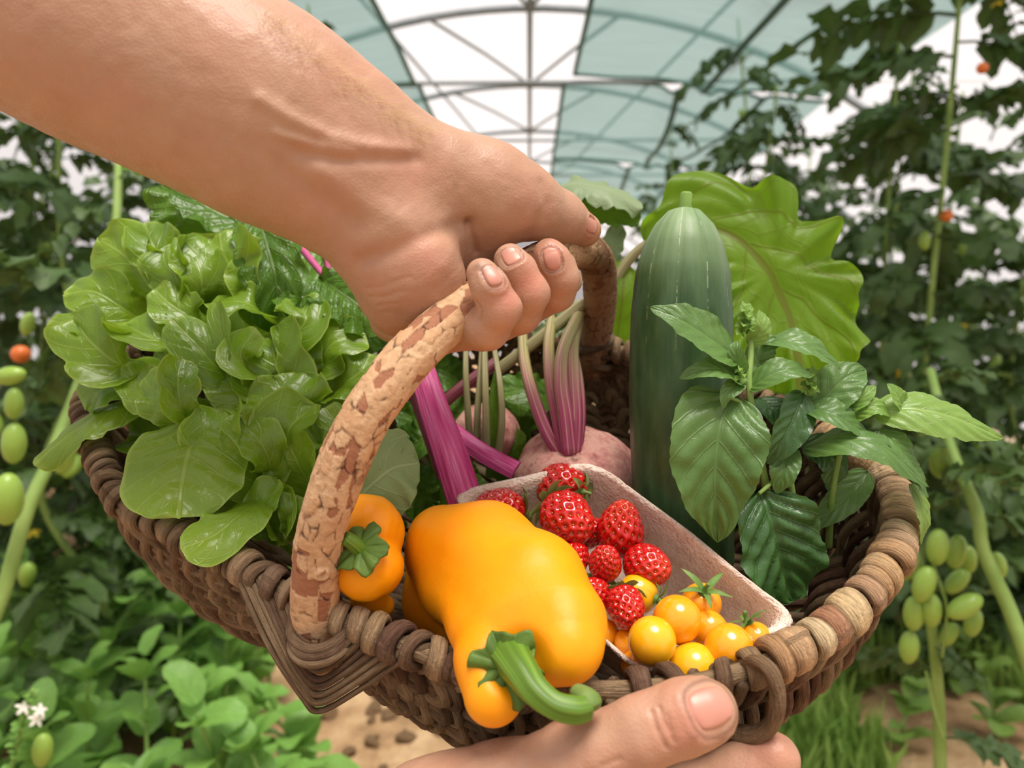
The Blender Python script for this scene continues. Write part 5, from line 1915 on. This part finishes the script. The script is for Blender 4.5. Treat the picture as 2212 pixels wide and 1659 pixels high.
def tomato_leaf_mesh(seed):
    """compound leaf along +X, drooping; unit length"""
    rs = np.random.default_rng(seed)
    x = np.linspace(0, 1, 8)
    rach = np.stack([x, .06 * np.sin(x * 3 + rs.uniform(0, 6)), -.45 * x ** 2 + .12 * x], 1)
    ch = [tube(rach, np.linspace(.016, .006, 8), 4)]
    for k, t in enumerate((.2, .28, .38, .48, .58, .68, .78, .88, 1.0)):
        b = np.array([np.interp(t, x, rach[:, i]) for i in range(3)])
        for sgn in ((1, -1) if t < 1 else (0,)):
            L = (.20 if k % 2 else .30) * rs.uniform(.8, 1.2) if t < 1 else .34
            dr = np.array([.55 + .45 * (sgn == 0), .85 * sgn + rs.normal() * .12, -.12 + rs.normal() * .15])
            dr /= np.linalg.norm(dr)
            mid = np.array([b, b + dr * L * .5 + [0, 0, .03], b + dr * L + [0, 0, -.06 - rs.uniform(0, .1)]])
            ch.append(leaf_geo(mid, L * .33, np.array([rs.normal() * .3, rs.normal() * .3, 1.0]), cup=rs.uniform(.1, .6), prof=(.5, .7), ruf=.2, freq=4, serr=.45, nser=3, nt=9, ns=5, seed=seed * 31 + k))
    v, f, uv = join(ch)
    me = mesh('tomato_leaf', v, f, uv)
    me.materials.append(M_TLEAF)
    return me


TLEAF = [tomato_leaf_mesh(s) for s in range(6)]


def revolve(rad, z, m=14):
    n = len(rad)
    ph = np.linspace(0, 2 * np.pi, m, endpoint=False)
    v = np.stack(np.broadcast_arrays(rad[:, None] * np.cos(ph), rad[:, None] * np.sin(ph), z[:, None] + 0 * ph), -1).reshape(-1, 3)
    i, j = np.meshgrid(np.arange(n - 1), np.arange(m), indexing='ij')
    f = np.stack([i * m + j, i * m + (j + 1) % m, (i + 1) * m + (j + 1) % m, (i + 1) * m + j], 2).reshape(-1, 4)
    return v, f


th = np.linspace(0, np.pi, 14)
v, f = revolve(.5 * np.sin(th), -.9 * np.cos(th))
TFRUIT = mesh('plum_tomato', v, f)
TFRUIT.materials.append(M_GREENTOM)
v, f = revolve(.5 * np.sin(th), -.48 * np.cos(th))
TRIPE = mesh('ripe_tomato', v, f)
TRIPE.materials.append(M_RIPETOM)
fl_ch = []
for k in range(5):
    an = k * 1.2566
    mid = np.array([[0, 0, 0], [.25 * math.cos(an), .25 * math.sin(an), .06], [.5 * math.cos(an), .5 * math.sin(an), -.05]])
    fl_ch.append(leaf_geo(mid, .12, np.array([0, 0, 1.0]), nt=6, ns=3, seed=k))
v, f, uv = join(fl_ch)
TFLOW = mesh('tomato_flower', v, f, uv)
TFLOW.materials.append(M_FLOWER)


def inst(name, me, parent, loc, rot, scale):
    o = bpy.data.objects.new(name, me)
    COL.objects.link(o)
    o.parent = parent
    o.location = Vector(loc) - Vector(root_loc(parent))
    o.rotation_euler = rot
    o.scale = (scale, scale, scale) if np.isscalar(scale) else scale
    return o


def tomato_plant(label, path, r, nleaf, size, z0=.0, fruit=0, ripe=0, flower=0, seed=0, group='tomato plants in the tunnel', tint=None):
    rs = np.random.default_rng(seed)
    p = resample(spline(np.array(path, float), 80), 60)
    o = thing('tomato_plant', label, 'tomato plant', p[0], group)
    tube_part('stem', p, np.linspace(1.0, .45, 60) * r, M_TSTEM, o, 8)
    for k in range(nleaf):
        t = z0 + (1 - z0) * (k + rs.uniform(0, .8)) / nleaf
        b = p[min(59, int(t * 59))]
        s = size * rs.uniform(.7, 1.25) * (1.0 if t < .8 else .75)
        inst('leaf', TLEAF[rs.integers(6)], o, b, (rs.normal() * .35, rs.uniform(-.5, .45), k * 2.4 + rs.uniform(-.6, .6)), s)
    for kind, cnt_, me in (('fruit', fruit, TFRUIT), ('fruit', ripe, TRIPE), ('flower', flower, TFLOW)):
        for k in range(cnt_):
            t = rs.uniform(.15, .85)
            b = p[int(t * 59)] + np.array([rs.normal() * .10, rs.normal() * .10, rs.normal() * .05])
            inst(kind, me, o, b, (rs.normal() * .3, rs.normal() * .3, rs.uniform(0, 6)), rs.uniform(.026, .038) if kind == 'fruit' else .04)
    return o


def row(label, x, y, h, nleaf, size, seed, r=.011, **k):
    rs = np.random.default_rng(seed + 500)
    path = [(x, y, -.02), (x + rs.normal() * .03, y + rs.normal() * .03, h * .33), (x + rs.normal() * .05, y + rs.normal() * .05, h * .66), (x + rs.normal() * .05, y + rs.normal() * .05, h)]
    tomato_plant(label, path, r, nleaf, size, seed=seed, **k)


row('tall tomato plant nearest the right edge, top reaching the roof', 1.12, 2.05, 2.25, 34, .30, 1, fruit=6, ripe=2, flower=6)
row('tomato plant just behind the nearest tall one on the right', 1.22, 2.6, 2.0, 34, .30, 2, fruit=4, ripe=1, flower=2)
row('tomato plant with pale stem rising above the backlit beet leaf', .98, 3.05, 1.9, 30, .30, 3, fruit=6, flower=2)
row('thin tall tomato plant in front of the teal cloth', 1.0, 3.8, 2.45, 26, .30, 4, fruit=4, flower=4)
row('slender tomato plant right of the roof gap, far off', .98, 5.3, 2.35, 22, .30, 5, fruit=3, flower=2)
row('tomato plant far off behind the cucumber', 1.0, 6.6, 2.1, 24, .32, 6)
row('tomato plant of the outer right row beside the film', 1.95, 2.75, 2.0, 30, .32, 7, fruit=4, ripe=1)
row('second tomato plant of the outer right row', 1.9, 3.5, 2.0, 30, .32, 8, fruit=4, ripe=2)
row('third tomato plant of the outer right row', 1.95, 4.3, 2.1, 28, .32, 9, fruit=2)
row('fourth tomato plant of the outer right row', 1.9, 5.2, 2.1, 26, .32, 10)
row('tomato plant at the far end of the outer right row', 1.9, 6.4, 2.1, 24, .34, 11)
row('low bushy tomato plant at the right among fallen stems', 1.5, 2.2, 1.1, 26, .28, 12, fruit=4, ripe=2)
row('low bushy tomato plant behind the right rim of the basket', .85, 2.5, 1.05, 26, .28, 13, fruit=3, ripe=1)
row('tall tomato plant nearest the left edge below the forearm', -1.15, 1.95, 1.75, 30, .29, 21, fruit=5, ripe=1, flower=3)
row('tomato plant behind the lettuce on the left', -1.1, 2.5, 1.75, 32, .30, 22, fruit=3, ripe=2)
row('tomato plant of the left row hidden partly by the forearm', -1.12, 3.2, 2.0, 26, .30, 23)
row('tall tomato plant left of the roof gap above the forearm', -.92, 3.4, 2.36, 28, .26, 24, flower=3)
row('tomato plant beyond the left cloth edge', -1.2, 6.0, 2.5, 24, .30, 25)
row('tomato plant of the outer left row beside the film', -1.95, 2.9, 1.9, 28, .32, 26, fruit=2)
row('second tomato plant of the outer left row', -1.95, 3.8, 2.0, 26, .32, 27)
row('third tomato plant of the outer left row', -2.0, 4.8, 1.95, 24, .32, 28)
row('low tomato plant on the left with small leaves beside the basket', -1.0, 1.55, .95, 22, .24, 29, fruit=3)

row('tomato plant against the film at the far right', 2.6, 3.6, 1.5, 26, .36, 41)
row('second tomato plant against the right-hand film', 2.6, 4.6, 1.5, 26, .36, 42)
row('third tomato plant against the right-hand film', 2.6, 5.8, 1.5, 24, .38, 43)
row('tomato plant filling the gap between the two right rows', 1.5, 3.1, 1.95, 30, .34, 44, fruit=3)
row('tomato plant between the right rows, farther back', 1.45, 4.5, 2.1, 26, .34, 45)
row('bushy tomato plant beyond the left end of the basil bed', -1.75, 2.05, 1.5, 26, .30, 48, fruit=2)
row('tomato plant against the left-hand film', -2.5, 3.6, 1.5, 24, .36, 46)
row('tomato plant between the two left rows', -1.5, 2.4, 1.6, 28, .32, 47)
# bare stems with hanging green fruit at the lower right, and at the left edge
np1 = tomato_plant('bare crooked tomato stem with hanging green fruit right of the basket', [P(2420, 2300, .95), P(2300, 1700, .92), P(2228, 1450, .92), P(2180, 1315, .94), P(2124, 1190, .96), P(2112, 1110, .97), P(2070, 1010, 1.0), P(2040, 920, 1.04), P(2010, 800, 1.1)], .0135, 9, .16, z0=.75, seed=31)
for k, (u, v_, d, s, a) in enumerate([(2025, 1182, .97, .027, .05), (2066, 1192, 1.0, .026, .1), (2092, 1208, 1.02, .022, -.1), (1996, 1262, .96, .027, .25), (2012, 1318, .97, .025, -.05), (1974, 1325, .98, .026, .0), (1964, 1398, .99, .025, .05), (2084, 1310, .95, .027, 1.0), (2068, 1255, 1.02, .024, .7), (2102, 1345, 1.0, .022, .2), (2156, 1222, 1.03, .022, -.2), (1960, 1215, 1.0, .028, .1), (2030, 995, 1.05, .028, .0), (2050, 1370, 1.02, .02, .4)]):
    inst('fruit', TFRUIT, np1, P(u, v_, d), (0, a, 0), s)
np2 = tomato_plant('cut upright tomato stump with pale tendrils below the green fruit', [P(2030, 2350, 1.05), P(2032, 1900, 1.05), P(2030, 1580, 1.05), P(2018, 1400, 1.04), P(1998, 1280, 1.03), P(1965, 1150, 1.04)], .0125, 4, .12, z0=.6, seed=33)
for pts in ([(2005, 1190, .98), (2030, 1260, .98), (2045, 1320, .98), (2035, 1420, 1.0)], [(2000, 1450, 1.0), (2020, 1540, 1.0), (2040, 1600, 1.0)]):
    tube_part('tendril', spline(np.array([P(*x) for x in pts]), 20), .002, M_TSTEM, np2, 5)
np3 = tomato_plant('leaning bare tomato stem with green fruit at the left edge', [P(-160, 2200, .95), P(-60, 1500, .93), P(10, 1270, .95), P(60, 1100, .97), P(105, 1000, 1.0), P(160, 860, 1.05), P(210, 700, 1.1), P(250, 480, 1.15), P(255, 330, 1.2), P(250, 150, 1.25)], .012, 8, .17, z0=.6, seed=35)
for k, (u, v_, d, s, a) in enumerate([(30, 872, 1.0, .024, .1), (30, 958, .97, .030, .1), (138, 985, 1.05, .03, .2), (20, 812, .95, .024, 1.4), (60, 700, 1.1, .02, .3)]):
    inst('fruit', TFRUIT, np3, P(u, v_, d), (0, a, 0), s)
for u, v_, d, s in ((16, 1078, .92, .046), (92, 1620, .92, .03), (45, 765, 1.2, .03)):
    inst('fruit', TRIPE if v_ < 800 else TFRUIT, np3, P(u, v_, d), (0, .1, 0), s * (.8 if v_ > 800 else 1))

# ---- basil bed on the left, weeds on the right
def simple_leaf_mesh(seed, mat, prof=(.5, .65), w=.33):
    rs = np.random.default_rng(seed)
    mid = np.array([[0, 0, 0], [.2, 0, .05], [.6, 0, .08], [1.0, rs.normal() * .05, -.08]])
    v, f, uv = leaf_geo(mid, w, np.array([0, 0, 1.0]), cup=.35, prof=prof, ruf=.06, quilt=.06, nq=5, nt=16, ns=9, seed=seed)
    me = mesh('basil_leaf', v, f, uv)
    me.materials.append(mat)
    return me


BLEAF = [simple_leaf_mesh(s, M_BEDLEAF) for s in range(4)]
WLEAF = [simple_leaf_mesh(s + 9, M_WEED, (.5, .5), .3) for s in range(4)]


def bed_plant(name, label, cat, x, y, h, size, meshes, nodes, seed, group):
    rs = np.random.default_rng(seed)
    z0 = float(ground_z(np.array([x]), np.array([y]))[0])
    o = thing(name, label, cat, (x, y, z0), group)
    top = np.array([x + rs.normal() * .05, y + rs.normal() * .05, z0 + h])
    p = resample(spline(np.array([(x, y, z0 - .01), (x + rs.normal() * .02, y + rs.normal() * .02, z0 + h * .5), top]), 20), 16)
    tube_part('stem', p, np.linspace(.005, .003, 16), M_STEMGREEN, o, 6)
    for k in range(nodes):
        t = .3 + .7 * k / (nodes - 1)
        b = p[min(15, int(t * 15))]
        for s2 in range(4 if k == nodes - 1 else 3):
            sz = size * (1.15 - .55 * t) * rs.uniform(.75, 1.25)
            off = np.array([0, 0, rs.normal() * .012])
            inst('leaf', meshes[rs.integers(len(meshes))], o, b + off, (rs.normal() * .25, -.15 - .5 * t + rs.normal() * .25, k * 1.57 + s2 * (2.1 if k < nodes - 1 else 1.57) + rs.normal() * .25), sz)
    return o


ORD = ['first', 'second', 'third', 'fourth', 'fifth', 'sixth', 'seventh', 'eighth', 'ninth', 'tenth', 'eleventh', 'twelfth', 'thirteenth']
k = 0
nrow = -1
for gy in np.arange(1.12, 2.6, .155):
    ncol = 0
    for gx in np.arange(-1.55, -.2, .15):
        x, y = gx + RNG.uniform(-.06, .06), gy + RNG.uniform(-.06, .06)
        u = 1143 + x / y * 1600
        vv_ = 680 + (1.0 - .3) / y * 1600
        if u < -320 or u > 640 or vv_ > 1800 or vv_ < 950 or (u > 560 and y < 1.6 and RNG.uniform() < .6):
            continue
        k += 1
        nrow += ncol == 0
        ncol += 1
        bed_plant('basil_plant', 'basil plant, %s from left in %s row of the left bed' % (ORD[ncol - 1], ORD[nrow]), 'basil plant', x, y, RNG.uniform(.26, .40), .115, BLEAF, 5, 900 + k, 'basil plants in the left bed')
spots = []
while len(spots) < 16:
    x, y = RNG.uniform(.15, 1.6), RNG.uniform(1.45, 3.0)
    if 1520 < 1143 + x / y * 1600 < 2260 and all((x - a) ** 2 + (y - b) ** 2 > .03 for a, b in spots):
        spots.append((x, y))
ORD += ['fourteenth', 'fifteenth', 'sixteenth']
for k, (x, y) in enumerate(sorted(spots, key=lambda w: w[0] / w[1])):
    bed_plant('weed_plant', 'low leafy weed in the grass right of the basket, %s from the left' % ORD[k], 'weed', x, y, RNG.uniform(.08, .22), .085, WLEAF, 4, 1500 + k, 'weeds on the right')
# flowering spike near the lower-left corner
WFLOW = TFLOW.copy()
WFLOW.materials.clear()
WFLOW.materials.append(simple_mat('white_blossom', lin(232, 226, 214), lin(244, 240, 232), 40, .5, .3, 0, trans=.3))
fs_ = thing('basil_flower_spike', 'pale green basil flower spike with white blossoms in the lower-left corner', 'flower spike', P(20, 1760, .9))
sp = spline(np.array([P(-10, 1800, .9), P(25, 1660, .9), P(50, 1560, .89), P(72, 1490, .88)]), 30)
tube_part('stem', sp, .002, M_STEMGREEN, fs_, 6)
for kk in range(34):
    b = sp[6 + int(kk * 23 / 34)]
    o = inst('bract', BLEAF[kk % 4], fs_, b, (RNG.normal() * .3, -.3, kk * 2.4), .013)
for u, v_ in ((50, 1530), (85, 1535), (78, 1555)):
    o = inst('blossom', WFLOW, fs_, P(u, v_, .875), (.8, .2, 1), .02)
    
# grass and seedlings carpeting the right-hand soil
NG = 60000
gx, gy = RNG.uniform(-.1, 2.6, NG), RNG.uniform(1.2, 4.5, NG)
keep = (fbm(np.stack([gx, gy, 0 * gx], 1), 1.6, 2, 4) > -.4) & (1143 + gx / gy * 1600 > 1380)
gx, gy = gx[keep], gy[keep]
NG = len(gx)
gh = RNG.uniform(.04, .15, NG)
ga = RNG.uniform(0, 6.283, NG)
gw = RNG.uniform(.004, .011, NG)
dx, dy = np.cos(ga) * gw, np.sin(ga) * gw
lx, ly = RNG.normal(size=NG) * .03, RNG.normal(size=NG) * .03
gv = np.stack([np.stack(c, 1) for c in ((gx - dx, gy - dy, 0 * gx - .02), (gx + dx, gy + dy, 0 * gx - .02), (gx + lx * .4 + dx * .8, gy + ly * .4 + dy * .8, gh * .6), (gx + lx * .4 - dx * .8, gy + ly * .4 - dy * .8, gh * .6), (gx + lx, gy + ly, gh))], 1).reshape(-1, 3)
b0 = np.arange(NG)[:, None] * 5
gf = np.vstack([b0 + [0, 1, 2], b0 + [0, 2, 3], b0 + [3, 2, 4]])
go = part('grass', mesh('grass', gv, gf), M_GRASS)
tag(go, 'short green grass and seedlings covering the soil at lower right', 'grass', kind='stuff')
# clods on the path
cl_v, cl_f = revolve(np.sin(np.linspace(0, np.pi, 9)), -np.cos(np.linspace(0, np.pi, 9)), 12)
CLOD = []
for s_ in range(4):
    w_ = cl_v * (1 + .3 * fbm(cl_v, 1.1, 3, s_ + 20))[:, None] * [1, .8, .55]
    me = mesh('soil_clod', w_, cl_f)
    me.materials.append(M_SOIL)
    CLOD.append(me)
for kk in range(40):
    x, y = RNG.uniform(-.62, .1), RNG.uniform(1.45, 2.3)
    o = bpy.data.objects.new('soil_clod', CLOD[kk % 4])
    COL.objects.link(o)
    s_ = RNG.uniform(.008, .034)
    o.location = (x, y, float(ground_z(np.array([x]), np.array([y]))[0]) + s_ * .3)
    o.rotation_euler = (RNG.normal() * .3, RNG.normal() * .3, RNG.uniform(0, 6))
    o.scale = (s_, s_, s_)
    tag(o, 'pale dry clod of soil on the bare path below the basket', 'clod', 'soil clods on the path')
